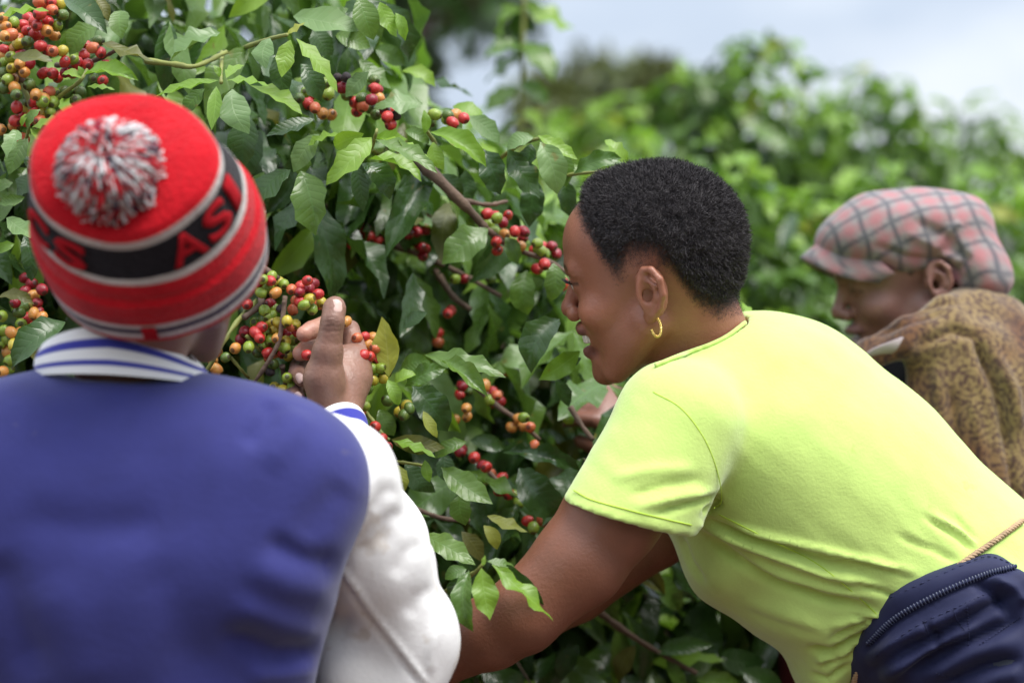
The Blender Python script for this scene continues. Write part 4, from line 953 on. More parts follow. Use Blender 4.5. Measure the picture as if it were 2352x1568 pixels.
def simple_hand(F, wrist, fwd, palm, side, curl=0.7, scale=1.0):
    """hand with palm, four unequal bent fingers and a thumb leaving the side of the palm; added to field F"""
    fwd = np.asarray(fwd, float) / np.linalg.norm(fwd); palm = np.asarray(palm, float); palm = palm - fwd * (palm @ fwd); palm /= np.linalg.norm(palm)
    lat = np.cross(fwd, palm) * side; w = np.asarray(wrist, float)
    P = lambda a, b, c: w + scale * MM * (fwd * a + lat * b + palm * c)
    F.econe(P(0, 0, 0), P(30, 0, 0), lat, (27 * MM, 18 * MM), (34 * MM, 15 * MM), 0.01)
    F.econe(P(30, 0, 0), P(78, 1, 0), lat, (36 * MM, 14 * MM), (40 * MM, 12 * MM), 0.01)
    tips = []
    for b, L in ((-29, 62), (-10, 72), (10, 80), (29, 72)):
        p = P(82, b, 0); a = 0.25; pts = [(p, 10 * MM)]
        for q, (seg, r) in enumerate(((0.45, 9.3), (0.3, 8.6), (0.25, 7.6))):
            a += curl * (0.6, 0.8, 0.5)[q]
            p = p + scale * MM * L * seg * (fwd * math.cos(a) + palm * math.sin(a)); pts.append((p, r * MM))
        F.chain(pts, 0.0015); tips.append(p)
    t = [(P(12, 24, 6), 15 * MM), (P(38, 42, 14), 13 * MM), (P(66, 46, 26), 10.5 * MM), (P(88, 38, 36), 9 * MM)]
    F.chain(t, 0.006)
    return tips

def drape(v, f, pts, n=40, lift=0.0, rad=9):
    """lay a picture-plane polyline on the near side of a mesh"""
    px, py = vpx(v); nm = vnormals(v, f); q = spline([(a, b, 0) for a, b in pts], n)[:, :2]; out = []
    for a, b in q:
        d = np.hypot(px - a, py - b); r = rad
        while True:
            m = d < r
            if m.any(): break
            r *= 1.6
        i = np.where(m)[0]; i = i[v[i, 1] < v[i, 1].min() + 0.007]
        dep = np.average(v[i, 1], weights=1 / (d[i] + 1)); nn = nm[i].mean(0); nn /= max(np.linalg.norm(nn), 1e-6)
        out.append(V(a, b, dep) + nn * lift)
    out = np.array(out)
    for _ in range(2): out[1:-1] = 0.25 * out[:-2] + 0.5 * out[1:-1] + 0.25 * out[2:]
    return out

def legs(name_t, parent, hips, feet, r0, mat_t, low=False):
    """trousers and shoes, below the picture's edge"""
    lo = np.minimum(np.min(hips, 0), np.min(feet, 0)) - 0.2; hi = np.maximum(np.max(hips, 0), np.max(feet, 0)) + 0.2
    F = Field(lo, hi, 0.014)
    F.econe(hips[0], hips[1], (0, 1, 0), (r0 * 1.0, r0 * 1.2), (r0, r0 * 1.2), 0.05)
    for a, b in zip(hips, feet):
        k = (a + b) / 2 + np.array((-0.03, 0.02, 0))
        F.cone(a, k, r0 * 0.82, r0 * 0.55, 0.05); F.cone(k, b + np.array((0, 0, 0.1)), r0 * 0.55, r0 * 0.42, 0.03)
    F.cut((0, 0, 0.07), (0, 0, -1))
    v, f = F.mesh(1)
    link(name_t, np_mesh(name_t, v, f), parent, [mat_t])
    for b in feet:
        G = Field(b - 0.2, b + 0.2, 0.01)
        d = np.array((-1, 0.1, 0)) if not low else np.array((0.1, 1, 0))
        G.econe(b + np.array((0, 0, 0.035)), b + d * 0.14 + np.array((0, 0, 0.03)), np.cross(d, (0, 0, 1)), (0.042, 0.04), (0.045, 0.03), 0.02)
        G.cone(b + np.array((0, 0, 0.04)), b + np.array((0, 0, 0.1)), 0.042, 0.045, 0.02)
        G.cut((0, 0, 0.003), (0, 0, -1))
        v, f = G.mesh(1)
        link('shoe', np_mesh('shoe', v, f), parent, [M['shoe']])

# ------------------------------------------------------------------ woman in the lime T-shirt
woman = tag(empty('person', (V(2320, 1500, 2.66)[0], 2.66, 0)),
            'bare-headed short-haired person in lime green T-shirt leaning left, smiling, gold hoop earring', 'person', 'people picking coffee')
SK_W = np.array((0.262, 0.102, 0.059))
RW = frame(math.radians(20), math.radians(8), math.radians(10))
earL = V(1482, 674, 2.525)
cW = earL - RW @ (np.array((0, 73, 0)) * MM)
def w2l(p, R, c): return (np.asarray(p) - c) @ R
neck_w = V(1640, 868, 2.63)
F = head_local(0.0021, (w2l(neck_w, RW, cW), 0.056), smile=True)
vl, fh = F.mesh(1)
def lips_col(vl, base, lip):
    x, y, z = vl.T / MM
    dl = np.minimum(np.hypot(z + 39, (x - 97) * 0.5) / 6.5, np.hypot(z + 58, (x - 93) * 0.5) / 8.0)
    w = np.clip(1.6 - dl, 0, 1) * (np.abs(y) < 27) * (x > 76)
    return base * (1 - w[:, None]) + lip * w[:, None]
xl, yl, zl = vl.T / MM
col = np.tile(SK_W * 1.15, (len(vl), 1))  # face skin lightened in its colour to offset the shade on it
col = lips_col(vl, col, np.array((0.17, 0.062, 0.05)))
cheek = np.exp(-(((xl - 75) / 26) ** 2 + ((zl + 14) / 22) ** 2)); col = col * (1 + 0.22 * cheek[:, None] * np.array((1.0, 0.8, 0.6)))
brow = np.exp(-((zl - 34 - 3 * np.sin(np.abs(yl) / 14)) / 3.2) ** 2) * (np.abs(yl) > 10) * (np.abs(yl) < 46) * (xl > 55)
col = col * (1 - 0.9 * np.clip(brow, 0, 1)[:, None])
lash = np.exp(-((zl - 18.2) / 2.0) ** 2) * (np.abs(np.abs(yl) - 33) < 16) * (xl > 78); col = col * (1 - 0.85 * np.clip(lash, 0, 1)[:, None])
# hairline: hair above this curve of the head's side view
hx = np.array((-130, -100, -60, -48, -38, -30, -15, 8, 18, 26, 34, 44, 54, 62, 70, 92, 110)); hz = np.array((-46, -46, -42, -30, -8, 16, 33, 33, 26, 16, 24, 46, 68, 84, 97, 108, 110))
hm = zl - np.interp(xl, hx, hz) + 7 * vnoise(vl, 240) + 4 * vnoise(vl, 90)
ear_m = (np.abs(yl) > 73) & (zl < 34) & (xl > -32) & (xl < 14)
mask = smooth01(hm, -7, 32) * (~ear_m)
col = col * (1 - 0.90 * mask[:, None])
vw = vl @ RW.T + cW
body_parts = [(vw, fh, col)]
# arms and hands
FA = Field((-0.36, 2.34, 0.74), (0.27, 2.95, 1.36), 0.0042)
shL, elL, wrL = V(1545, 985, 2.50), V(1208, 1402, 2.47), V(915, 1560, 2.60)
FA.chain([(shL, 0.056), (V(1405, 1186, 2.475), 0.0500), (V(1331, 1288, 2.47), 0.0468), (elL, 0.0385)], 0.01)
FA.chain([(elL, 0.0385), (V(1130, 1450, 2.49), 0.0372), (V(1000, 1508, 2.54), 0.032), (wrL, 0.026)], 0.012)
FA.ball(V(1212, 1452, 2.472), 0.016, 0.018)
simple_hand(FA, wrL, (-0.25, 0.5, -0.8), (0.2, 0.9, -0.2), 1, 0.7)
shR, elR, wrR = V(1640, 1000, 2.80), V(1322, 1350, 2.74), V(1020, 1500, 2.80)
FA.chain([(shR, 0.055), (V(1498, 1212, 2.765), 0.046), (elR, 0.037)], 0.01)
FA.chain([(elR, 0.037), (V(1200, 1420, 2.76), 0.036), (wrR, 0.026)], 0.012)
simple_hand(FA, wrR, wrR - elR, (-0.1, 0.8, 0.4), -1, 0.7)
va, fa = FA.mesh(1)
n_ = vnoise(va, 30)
body_parts.append((va, fa, SK_W * (0.80 + 0.16 * n_[:, None] + 0.08 * vnoise(va, 90)[:, None])))  # arms darker than the face: shade put into the skin colour, plus random mottling
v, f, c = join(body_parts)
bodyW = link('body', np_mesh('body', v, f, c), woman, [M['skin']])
make_eyes(woman, RW, cW, parent_obj=bodyW)
# eyelashes and teeth
lv = []
for s in (-1, 1):
    for a in np.linspace(-0.9, 0.9, 15):
        p0 = np.array((79 + 13.8 * math.cos(a), (31 + 13.8 * math.sin(a)) * 1.0, 18.2)); d = np.array((math.cos(a) * 0.9, math.sin(a) * 0.6, 0.45)); p0[1] *= s; d[1] *= s
        q = np.array([p0, p0 + d * 4.5, p0 + d * 9 + np.array((0, 0, 2.5))]) * MM
        lv.append(tube(q @ RW.T + cW, [0.0006, 0.0005, 0.0002], 3))
v, f, _ = join(lv); link('eyelashes', np_mesh('eyelashes', v, f), bodyW, [M['hair']])
for i, a in enumerate(np.linspace(-1.0, 1.0, 8)):
    p = np.array((69 + 28 * math.cos(a), 25 * math.sin(a), -45.0)) * MM
    Rt = np.array(((math.cos(a), math.sin(a), 0), (-math.sin(a), math.cos(a), 0), (0, 0, 1)))
    v, f = uv_ball((0, 0, 0), (1, 1, 1), seg=12, ring=9)
    v = np.sign(v) * np.abs(v) ** 0.6 * np.array((0.0028, 0.0034, 0.0058)); v = (v @ Rt + p) @ RW.T + cW
    link('tooth', np_mesh('tooth', v, f), bodyW, [M['teeth']])
# hair: fuzz cap plus thousands of short curls
nl = vnormals(vl, fh)
thick = 0.0115 * smooth01(hm, 4, 46) * (~ear_m)
fm = (mask[fh] > 0.82).all(1)
vv = vl + nl * (thick * (0.82 + 0.35 * vnoise(vl, 160) + 0.3 * vnoise(vl, 420)))[:, None]
use = np.unique(fh[fm]); remap = np.full(len(vl), -1); remap[use] = np.arange(len(use))
hv, hf = vv[use] - nl[use] * 0.0004, remap[fh[fm]]
parts = [(hv, hf)]
def curls(v0, n0, m0, count, length, parts, rs):
    idx = rs.choice(len(v0), count, p=m0 / m0.sum())
    p = v0[idx] + rs.normal(0, 0.0012, (count, 3)); n = n0[idx]
    u = np.cross(n, rs.normal(0, 1, (count, 3))); u /= np.linalg.norm(u, axis=1, keepdims=True); w = np.cross(n, u)
    L = length[idx][:, None]; rad = 0.0011; k = 6; pts = []
    ph = rs.random(count)[:, None] * 6.28; tw = (rs.random(count)[:, None] - 0.5) * 14
    lean = u * rs.normal(0, 0.35, (count, 1))
    for i in range(k):
        t = i / (k - 1); a = ph + tw * t
        pts.append(p + (n + lean * t) * L * t + rad * (np.cos(a) * u + np.sin(a) * w))
    wd = (0.00012 + 0.00016 * smooth01(length[idx], 0.0014, 0.0045))[:, None]; V0 = []
    for i in range(k):
        a = rs.random() * 3
        V0.append(pts[i] - w * wd * (1 - 0.5 * i / k)); V0.append(pts[i] + w * wd * (1 - 0.5 * i / k))
    A = np.stack(V0, 1).reshape(-1, 3); F0 = []
    base = np.arange(count)[:, None] * (2 * k)
    for i in range(k - 1): F0.append(np.stack([base[:, 0] + 2 * i, base[:, 0] + 2 * i + 1, base[:, 0] + 2 * i + 3, base[:, 0] + 2 * i + 2], 1))
    parts.append((A, np.concatenate(F0)))
rs = np.random.default_rng(3)
curls(vv, nl, np.where(mask > 0.03, np.clip(mask, 0, 0.6) ** 1.6, 0) , 34000, 0.0012 + 0.0052 * smooth01(hm, 2, 40), parts, rs)
curls(vl, nl, np.where((mask > 0.01) & (mask < 0.7), 0.25 + mask, 0), 7000, np.full(len(vl), 0.0016), parts, rs)
v, f, _ = join(parts)
link('hair', np_mesh('hair', v @ RW.T + cW, f), woman, [M['hair']])
# hoop earring
e0 = np.array((-3, 80.5, -27)) * MM
hp = []
for a in np.linspace(-0.15, 1.55 * math.pi, 40):
    hp.append(e0 + np.array((-4.0 + 5.0 * math.cos(a + 0.35), 1.0 * math.cos(a), -8 - 10.5 * math.sin(a + 0.35))) * MM)
hp = np.array(hp); rr = 0.0016 * (1 + 0.28 * np.sign(np.sin(np.arange(160) * 1.35)))
hp2 = spline(hp, 160)
v, f = tube(hp2, rr, 8)
link('earring', np_mesh('earring', v @ RW.T + cW, f), woman, [M['gold']])

# T-shirt
FT = Field((0.03, 2.30, 0.86), (0.72, 3.02, 1.39), 0.0040)
S = lambda a, b, d=2.66: V(a, b, d)
ux = (0.05, 1, 0.0)
st = [(S(1685, 950, 2.665), (0.160, 0.090)), (S(1745, 1020), (0.172, 0.128)), (S(1845, 1110), (0.165, 0.146)), (S(1945, 1197), (0.155, 0.147)), (S(2060, 1285), (0.148, 0.131)), (S(2170, 1370), (0.155, 0.128)), (S(2300, 1500), (0.175, 0.145)), (S(2345, 1555), (0.165, 0.13))]
for (a, ra), (b, rb) in zip(st[:-1], st[1:]): FT.econe(a, b, ux, ra, rb, 0.03)
FT.ell(S(1770, 850, 2.67), (0.085, 0.13, 0.055), 0.05)             # upper back
FT.ell(S(1885, 1505, 2.66), (0.035, 0.10, 0.05), 0.03)             # cloth bunched over the belt
FT.ell(S(1655, 1295, 2.64), (0.035, 0.09, 0.042), 0.035)
FT.ell(S(1838, 1408, 2.64), (0.075, 0.11, 0.035), 0.03, R=np.array(((0.93, 0, -0.36), (0, 1, 0), (0.36, 0, 0.93))))
FT.cone(S(1650, 893, 2.60), S(1552, 962, 2.50), 0.046, 0.058, 0.035)  # shoulders
FT.cone(S(1665, 880, 2.72), S(1650, 970, 2.82), 0.048, 0.060, 0.035)
def sleeve(sh, hem, r0, r1, hp0, hp1, nrm):
    G = Field(FT.lo, FT.lo + FT.h * (np.array(FT.D.shape) - 1) + 1e-6, FT.h)
    d = hem - sh; e = hem + d / np.linalg.norm(d) * 0.06
    G.econe(sh, e, (0.0, 1, 0), (r0, r0), (r1 * 0.92, r1 * 1.08), 0.02)
    G.cut(hp0, nrm, 0.004)
    G.cone(hem - d * 0.35, e + d * 0.5, r1 - 0.017, r1 - 0.007, 0.004, 'sub')
    G.D = G.D[:FT.D.shape[0], :FT.D.shape[1], :FT.D.shape[2]]
    return G
h0, h1 = V(1297, 1150, 2.46), V(1590, 1228, 2.46)
hd = h1 - h0; hn = np.array((hd[2], 0, -hd[0])); hn /= np.linalg.norm(hn); hn = hn if hn[2] < 0 else -hn
G = sleeve(V(1560, 975, 2.495), V(1452, 1180, 2.465), 0.066, 0.0665, h0, h1, hn + np.array((0, 0.05, 0)))
FT.merge(G, 0.016)
G = sleeve(V(1650, 1000, 2.80), V(1560, 1180, 2.775), 0.066, 0.062, V(1450, 1150, 2.78), None, np.array((-0.3, 0.0, -0.8)))
FT.merge(G, 0.02)
FT.cone(neck_w + (neck_w - cW) * 0.35, cW + (cW - neck_w) * 0.3, 0.0555, 0.070, 0.004, 'sub')     # neck opening
vt, ft = FT.mesh(2, True)
FOLDS = [
    ([(1601, 1185), (1692, 1223), (1778, 1254), (1893, 1291), (2010, 1318)], 11, -0.0055),
    ([(1598, 1203), (1721, 1250), (1895, 1317), (2030, 1345)], 12, 0.0055),
    ([(1601, 1214), (1678, 1274), (1778, 1331), (1895, 1374), (2020, 1398)], 15, -0.0055),
    ([(1640, 1198), (1760, 1232), (1880, 1262), (2020, 1296), (2110, 1318)], 12, 0.0045),
    ([(1756, 1240), (1878, 1270), (2000, 1300), (2106, 1325)], 7, -0.004),
    ([(1690, 1275), (1790, 1318), (1900, 1350), (2030, 1376)], 14, 0.004),
    ([(1850, 1488), (1909, 1500), (1985, 1458), (2010, 1440)], 10, -0.007),
    ([(1884, 1526), (1940, 1510), (1985, 1483)], 9, -0.005), ([(1900, 1475), (1960, 1440), (2000, 1425)], 10, -0.004),
    ([(1870, 1515), (1920, 1515), (1970, 1490)], 9, 0.004),
    ([(1860, 1545), (1900, 1560), (1960, 1520)], 8, -0.004),
    ([(2115, 1180), (2198, 1231), (2235, 1265)], 9, -0.0035), ([(2140, 1180), (2215, 1225), (2250, 1260)], 9, 0.003),
    ([(2192, 1180), (2243, 1245)], 6, -0.002), ([(2050, 1225), (2150, 1265), (2200, 1290)], 9, -0.0025),
    ([(1463, 1168), (1549, 1143), (1640, 1128)], 12, 0.0035), ([(1500, 1180), (1590, 1155), (1655, 1140)], 9, -0.005),
    ([(1440, 1140), (1530, 1112), (1620, 1100)], 13, -0.0025), ([(1400, 1100), (1500, 1080), (1600, 1075)], 18, 0.002),
    ([(1615, 1178), (1640, 1165), (1656, 1150)], 9, -0.006),
    ([(1560, 1225), (1585, 1290), (1620, 1340)], 10, -0.003), ([(1700, 1400), (1800, 1440), (1900, 1465)], 16, -0.002),
    ([(1950, 1330), (2010, 1352), (2060, 1372)], 6, -0.003), ([(1950, 1410), (2010, 1425), (2040, 1440)], 7, -0.003), ([(1900, 1440), (1980, 1420), (2040, 1410)], 12, 0.003),
]
vt = crease(vt, ft, [(p_, w_ * 0.8, a_ * 1.6) for p_, w_, a_ in FOLDS])
nt_ = vnormals(vt, ft)
vt = vt + nt_ * (0.0016 * vnoise(vt, 14) + 0.0006 * vnoise(vt, 45))[:, None]
px_, py_ = vpx(vt); ax_ = np.array((0.74, 0, -0.67)); cr_ = np.array((0.67, 0, 0.74))
q_ = np.stack([vt @ ax_ * 0.22, vt[:, 1] * 0.5, vt @ cr_], 1)
wm_ = smooth01(px_, 1700, 2150) * smooth01(py_, 1080, 1300)
vt = vt + vnormals(vt, ft) * ((0.0045 * vnoise(q_, 62) + 0.002 * vnoise(q_, 130)) * wm_ + 0.0012 * vnoise(q_, 80))[:, None]
tee = link('t_shirt', np_mesh('t_shirt', vt, ft), woman, [M['tee']])
def seam(name, v, f, pts, r, m, parent, n=60, lift=0.0002):
    q = drape(v, f, pts, n, lift); a, b = tube(q, r, 5)
    return link(name, np_mesh(name, a, b), parent, [m])
M['tee_seam'] = mat('lime_seam', (0.46, 0.66, 0.05), rough=0.9)
seam('seam', vt, ft, [(1500, 900), (1565, 938), (1618, 1008), (1648, 1085), (1657, 1150), (1640, 1166)], 0.0005, M['tee_seam'], tee)
seam('seam', vt, ft, [(1318, 1126), (1360, 1148), (1440, 1170), (1520, 1190), (1588, 1205)], 0.0006, M['tee_seam'], tee, 60, 0.0006)
seam('seam', vt, ft, [(1650, 1180), (1760, 1235), (1870, 1290), (1960, 1360), (2030, 1425)], 0.0006, M['tee_seam'], tee)

q_ = drape(vt, ft, [(1712, 741), (1672, 771), (1632, 791), (1590, 806), (1550, 821), (1505, 840)], 60, 0.0002)
v, f = tube(q_, 0.0024, 8); link('neckband', np_mesh('neckband', v, f), tee, [M['tee']])

# navy jacket tied round the hips
FJ = Field((0.30, 2.34, 0.62), (0.78, 2.98, 1.16), 0.0042)
for (a, ra), (b, rb) in zip(st[4:-1], st[5:]):
    FJ.econe(a, b, ux, (ra[0] + 0.016, ra[1] + 0.016), (rb[0] + 0.024, rb[1] + 0.02), 0.03)
FJ.econe(S(2345, 1555), S(2420, 1640), ux, (0.19, 0.15), (0.20, 0.17), 0.03)
FJ.cone(S(2420, 1640), S(2480, 1850), 0.17, 0.19, 0.05)
FJ.cone(S(2080, 1500, 2.52), S(2420, 1300, 2.50), 0.03, 0.025, 0.02)
def cutline(F, a, b, d=2.5, keep=(2300, 1560)):
    p, q = V(a[0], a[1], d), V(b[0], b[1], d); t = q - p; n = np.array((t[2], 0, -t[0])); k = V(*keep, d)
    if (k - p) @ n > 0: n = -n
    F.cut(p, n, 0.012)
cutline(FJ, (2040, 1362), (1945, 1575))
cutline(FJ, (2030, 1366), (2190, 1290)); cutline(FJ, (2150, 1300), (2290, 1265)); cutline(FJ, (2285, 1262), (2352, 1312))
vj, fj = FJ.mesh(1)
vj = crease(vj, fj, [
    ([(1990, 1490), (2060, 1425), (2160, 1370), (2260, 1325), (2335, 1302)], 7, -0.004, False),
    ([(1985, 1548), (2080, 1492), (2200, 1432), (2290, 1380), (2352, 1352)], 15, -0.011), ([(1990, 1520), (2090, 1462), (2200, 1408), (2280, 1362)], 17, 0.009),
    ([(2040, 1580), (2180, 1492), (2300, 1440), (2352, 1420)], 13, -0.011), ([(2020, 1560), (2130, 1490), (2250, 1432)], 17, 0.008), ([(2235, 1335), (2290, 1362), (2335, 1430)], 13, -0.012), ([(2270, 1325), (2330, 1352), (2360, 1390)], 14, 0.010),
    ([(2120, 1560), (2230, 1500), (2352, 1465)], 22, 0.008), ([(2150, 1580), (2260, 1530), (2352, 1510)], 14, -0.010), ([(2230, 1590), (2290, 1555), (2352, 1545)], 18, 0.006), ([(2120, 1425), (2150, 1455), (2150, 1490)], 8, -0.005)])
vj = vj + vnormals(vj, fj) * (0.005 * vnoise(vj, 16) + 0.002 * vnoise(vj, 45))[:, None]
jk = link('tied_jacket', np_mesh('tied_jacket', vj, fj), woman, [M['navy']])
zp = drape(vj, fj, [(1993, 1478), (2055, 1418), (2150, 1365), (2250, 1322), (2333, 1300)], 110, 0.0008)
v, f = tube(zp, 0.0022, 6); zb = link('zipper', np_mesh('zipper', v, f), jk, [M['thread']])
parts = []
for i in range(1, 109, 2):
    t = zp[i + 1] - zp[i - 1]; t /= np.linalg.norm(t); up = np.cross(t, (0, -1, 0)); up /= np.linalg.norm(up)
    c = zp[i] + np.array((0, -0.0018, 0))
    parts.append(tube(np.array([c - up * 0.0030, c + up * 0.0034]), 0.00075, 5))
v, f, _ = join(parts); link('zip_teeth', np_mesh('zip_teeth', v, f), zb, [M['zip']])
for pts in ([(2010, 1505), (2100, 1440), (2200, 1393), (2260, 1365)], [(2045, 1372), (2120, 1338), (2200, 1302), (2270, 1277), (2330, 1298)], [(2120, 1425), (2140, 1470)], [(2190, 1400), (2200, 1425), (2215, 1445)], [(2220, 1380), (2225, 1440), (2225, 1480)], [(2250, 1480), (2310, 1440), (2345, 1415)], [(2150, 1545), (2200, 1562), (2240, 1590)]):
    q = drape(vj, fj, pts, 36, 0.0004)
    parts = [tube(q[i:i + 2], 0.0006, 4) for i in range(0, 35, 2)]
    v, f, _ = join(parts); link('stitching', np_mesh('stitching', v, f), jk, [M['thread']])
# jute twine at the waist
def twine(path, r=0.0028, parent=woman, n=80):
    q = path; parts = []
    T = np.gradient(q, axis=0); T /= np.linalg.norm(T, axis=1, keepdims=True)
    u = np.cross(T, (0, 1, 0)); u /= np.linalg.norm(u, axis=1, keepdims=True); w = np.cross(T, u)
    s = np.concatenate(([0], np.cumsum(np.linalg.norm(np.diff(q, axis=0), axis=1))))
    for k in range(3):
        a = s / 0.014 * 2 * np.pi + k * 2.094
        parts.append(tube(q + r * 0.62 * (np.cos(a)[:, None] * u + np.sin(a)[:, None] * w), r * 0.68, 6))
    return parts
pr = twine(drape(vt, ft, [(2345, 1198), (2318, 1218), (2275, 1248), (2225, 1282), (2160, 1330)], 80, 0.0022))
for k in range(7):
    p0 = V(2330 + rnd.uniform(-4, 8), 1206 + rnd.uniform(-6, 4), 2.6); d = np.array((rnd.uniform(0.006, 0.014), rnd.uniform(-0.003, 0.003), rnd.uniform(-0.003, 0.01)))
    pr.append(tube(spline([p0, p0 + d * 0.5 + np.array((0, 0, rnd.uniform(-0.002, 0.003))), p0 + d], 6), 0.0003, 3))
v, f, _ = join(pr); link('twine_belt', np_mesh('twine_belt', v, f), woman, [M['rope']])
v, f, _ = join(twine(drape(vt, ft, [(2000, 1470), (1985, 1505), (1965, 1545), (1948, 1590)], 40, 0.003)))
link('twine_belt', np_mesh('twine_belt', v, f), woman, [M['rope']])
legs('trousers', woman, np.array([S(2380, 1600, 2.58), S(2400, 1600, 2.76)]), np.array([(0.60, 2.56, 0), (0.50, 2.80, 0)]), 0.13, M['trouser'])

# ------------------------------------------------------------------ person in the red bobble hat and blue varsity jacket
boy = tag(empty('person', (V(280, 1000, 2.25)[0], 2.25, 0)),
          'person seen from behind in red bobble hat and blue varsity jacket with white sleeves', 'person', 'people picking coffee')
SK_B = np.array((0.265, 0.136, 0.096))
RB = frame(math.radians(96), math.radians(-16), math.radians(6))
cB = V(345, 650, 2.215)
nkB = V(285, 890, 2.225)
F = head_local(0.0034, (w2l(nkB, RB, cB), 0.046), smile=False, ears=False)
vl, fh = F.mesh(1)
col = lips_col(vl, np.tile(SK_B * np.array((0.8, 0.7, 0.65)), (len(vl), 1)), np.array((0.2, 0.08, 0.07)))
bparts = [(vl @ RB.T + cB, fh, col)]
# the raised right hand, fingers closed round the cherries
FH = Field(V(600, 1085, 2.42), V(905, 640, 2.72) , 0.0015) if False else Field((-0.27, 2.44, 1.14), (-0.115, 2.69, 1.385), 0.0016)
FH.econe(V(783, 1075, 2.47), V(770, 960, 2.525), (1, 0, 0), (0.025, 0.021), (0.0235, 0.019), 0.01)
FH.econe(V(770, 965, 2.527), V(770, 885, 2.548), (1, 0, 0), (0.0225, 0.018), (0.029, 0.021), 0.015)
FH.econe(V(770, 885, 2.548), V(792, 835, 2.565), (1, 0, 0), (0.029, 0.022), (0.021, 0.020), 0.015)
FH.chain([(V(790, 940, 2.545), 0.016), (V(815, 868, 2.565), 0.0150), (V(820, 825, 2.575), 0.0135)], 0.014)
FH.chain([(V(785, 930, 2.57), 0.015), (V(818, 850, 2.60), 0.0125)], 0.014)
FH.chain([(V(778, 935, 2.59), 0.014), (V(805, 875, 2.62), 0.0115)], 0.014)
FH.chain([(V(752, 925, 2.522), 0.020), (V(744, 868, 2.515), 0.0205), (V(753, 805, 2.507), 0.0148), (V(759, 766, 2.504), 0.0112), (V(764, 738, 2.502), 0.0112), (V(768, 708, 2.506), 0.0098), (V(769, 702, 2.507), 0.0094)], 0.007)
FH.ball(V(767, 714, 2.509), 0.0108, 0.005)
fingers = {
    'index': [(822, 822, 2.578, 13.0), (803, 757, 2.600, 10.6), (752, 742, 2.578, 9.6), (715, 758, 2.558, 9.6), (699, 767, 2.551, 8.6)],
    'middle': [(818, 848, 2.605, 12.0), (790, 795, 2.640, 10.6), (732, 790, 2.615, 9.6), (702, 803, 2.580, 9.6), (690, 811, 2.568, 8.7)],
    'ring': [(806, 872, 2.622, 11.5), (738, 838, 2.648, 10.4), (686, 843, 2.600, 9.8), (682, 857, 2.572, 9.2), (694, 872, 2.555, 7.6)],
    'little': [(795, 900, 2.622, 10.5), (730, 882, 2.640, 9.5), (680, 885, 2.597, 9.0), (676, 899, 2.570, 8.3), (688, 913, 2.556, 6.6)]}
for nm, ch in fingers.items():
    FH.chain([(V(a, b, d), r * MM) for a, b, d, r in ch], 0.0022)
vh, fhh = FH.mesh(2)
wr = []
for k in range(7): wr.append(([(742 + 2 * k % 5, 733 + 5.2 * k), (762, 728 + 5.6 * k + (k % 2) * 2), (786, 732 + 5.0 * k)], 1.7, -0.0006))
for k in range(9): wr.append(([(770 + 5 * k, 792 + 7 * k), (790 + 4 * k, 785 + 9 * k)], 2.2, -0.0004))
vh = crease(vh, fhh, wr)
vh = vh + vnormals(vh, fhh) * (0.0005 * vnoise(vh, 120) + 0.0003 * vnoise(vh, 380))[:, None]
hc = np.tile(SK_B, (len(vh), 1))
def seg_d(P, a, b):
    ab = b - a; t = np.clip(((P - a) @ ab) / (ab @ ab), 0, 1); return np.linalg.norm(P - a - t[:, None] * ab, axis=1)
PINK = np.array((0.50, 0.235, 0.165))
for nm in ('index', 'middle'):
    ch = [V(a, b, d) for a, b, d, r in fingers[nm]]
    d = np.minimum(seg_d(vh, ch[2], ch[3]), seg_d(vh, ch[3], ch[4])) ; w = np.clip((0.0118 - d) / 0.0015, 0, 1)[:, None] * 0.9
    hc = hc * (1 - w) + PINK * w
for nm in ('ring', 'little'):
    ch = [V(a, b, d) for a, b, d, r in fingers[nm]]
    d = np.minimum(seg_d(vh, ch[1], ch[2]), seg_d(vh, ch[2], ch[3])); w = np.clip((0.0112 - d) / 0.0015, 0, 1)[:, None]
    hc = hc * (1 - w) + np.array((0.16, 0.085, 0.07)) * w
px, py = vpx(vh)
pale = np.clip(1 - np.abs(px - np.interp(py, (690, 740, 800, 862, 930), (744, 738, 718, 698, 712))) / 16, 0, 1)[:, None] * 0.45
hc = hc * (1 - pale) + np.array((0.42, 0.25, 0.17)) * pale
knk = np.exp(-(((px - 764) / 26) ** 2 + ((py - 742) / 16) ** 2))[:, None] * (np.abs(vh[:, 1] - 2.5)[:, None] < 0.03)
hc = hc * (1 - 0.3 * knk)
hc = hc * (0.95 + 0.2 * vnoise(vh, 90)[:, None])
bparts.append((vh, fhh, hc))
v, f, c = join(bparts)
bodyB = link('body', np_mesh('body', v, f, c), boy, [M['skin']])
make_eyes(boy, RB, cB, parent_obj=bodyB)
def nail(p, r, nrm, up):
    nrm = np.asarray(nrm, float) / np.linalg.norm(nrm); up = np.asarray(up, float); up = up - nrm * (up @ nrm); up /= np.linalg.norm(up); sd = np.cross(nrm, up)
    v, f = uv_ball((0, 0, 0), (1, 1, 1), seg=20, ring=11)
    v = np.sign(v) * np.abs(v) ** 0.8 * np.array(r)
    v[:, 2] -= (v[:, 0] / r[0]) ** 2 * r[0] * 0.45
    v = v @ np.stack([sd, up, nrm]) + p
    link('fingernail', np_mesh('fingernail', v, f), bodyB, [M['nail']])
nail(V(770, 703, 2.4962), (0.0080, 0.0078, 0.0016), (0.05, -0.93, 0.36), (0.05, 0.3, 1))
nail(V(687, 868, 2.5475), (0.0048, 0.0058, 0.0014), (-0.45, -0.85, 0.1), (-0.4, 0.2, 0.7))
nail(V(684, 909, 2.5500), (0.0042, 0.0050, 0.0013), (-0.45, -0.85, 0.1), (-0.5, 0.2, 0.6))

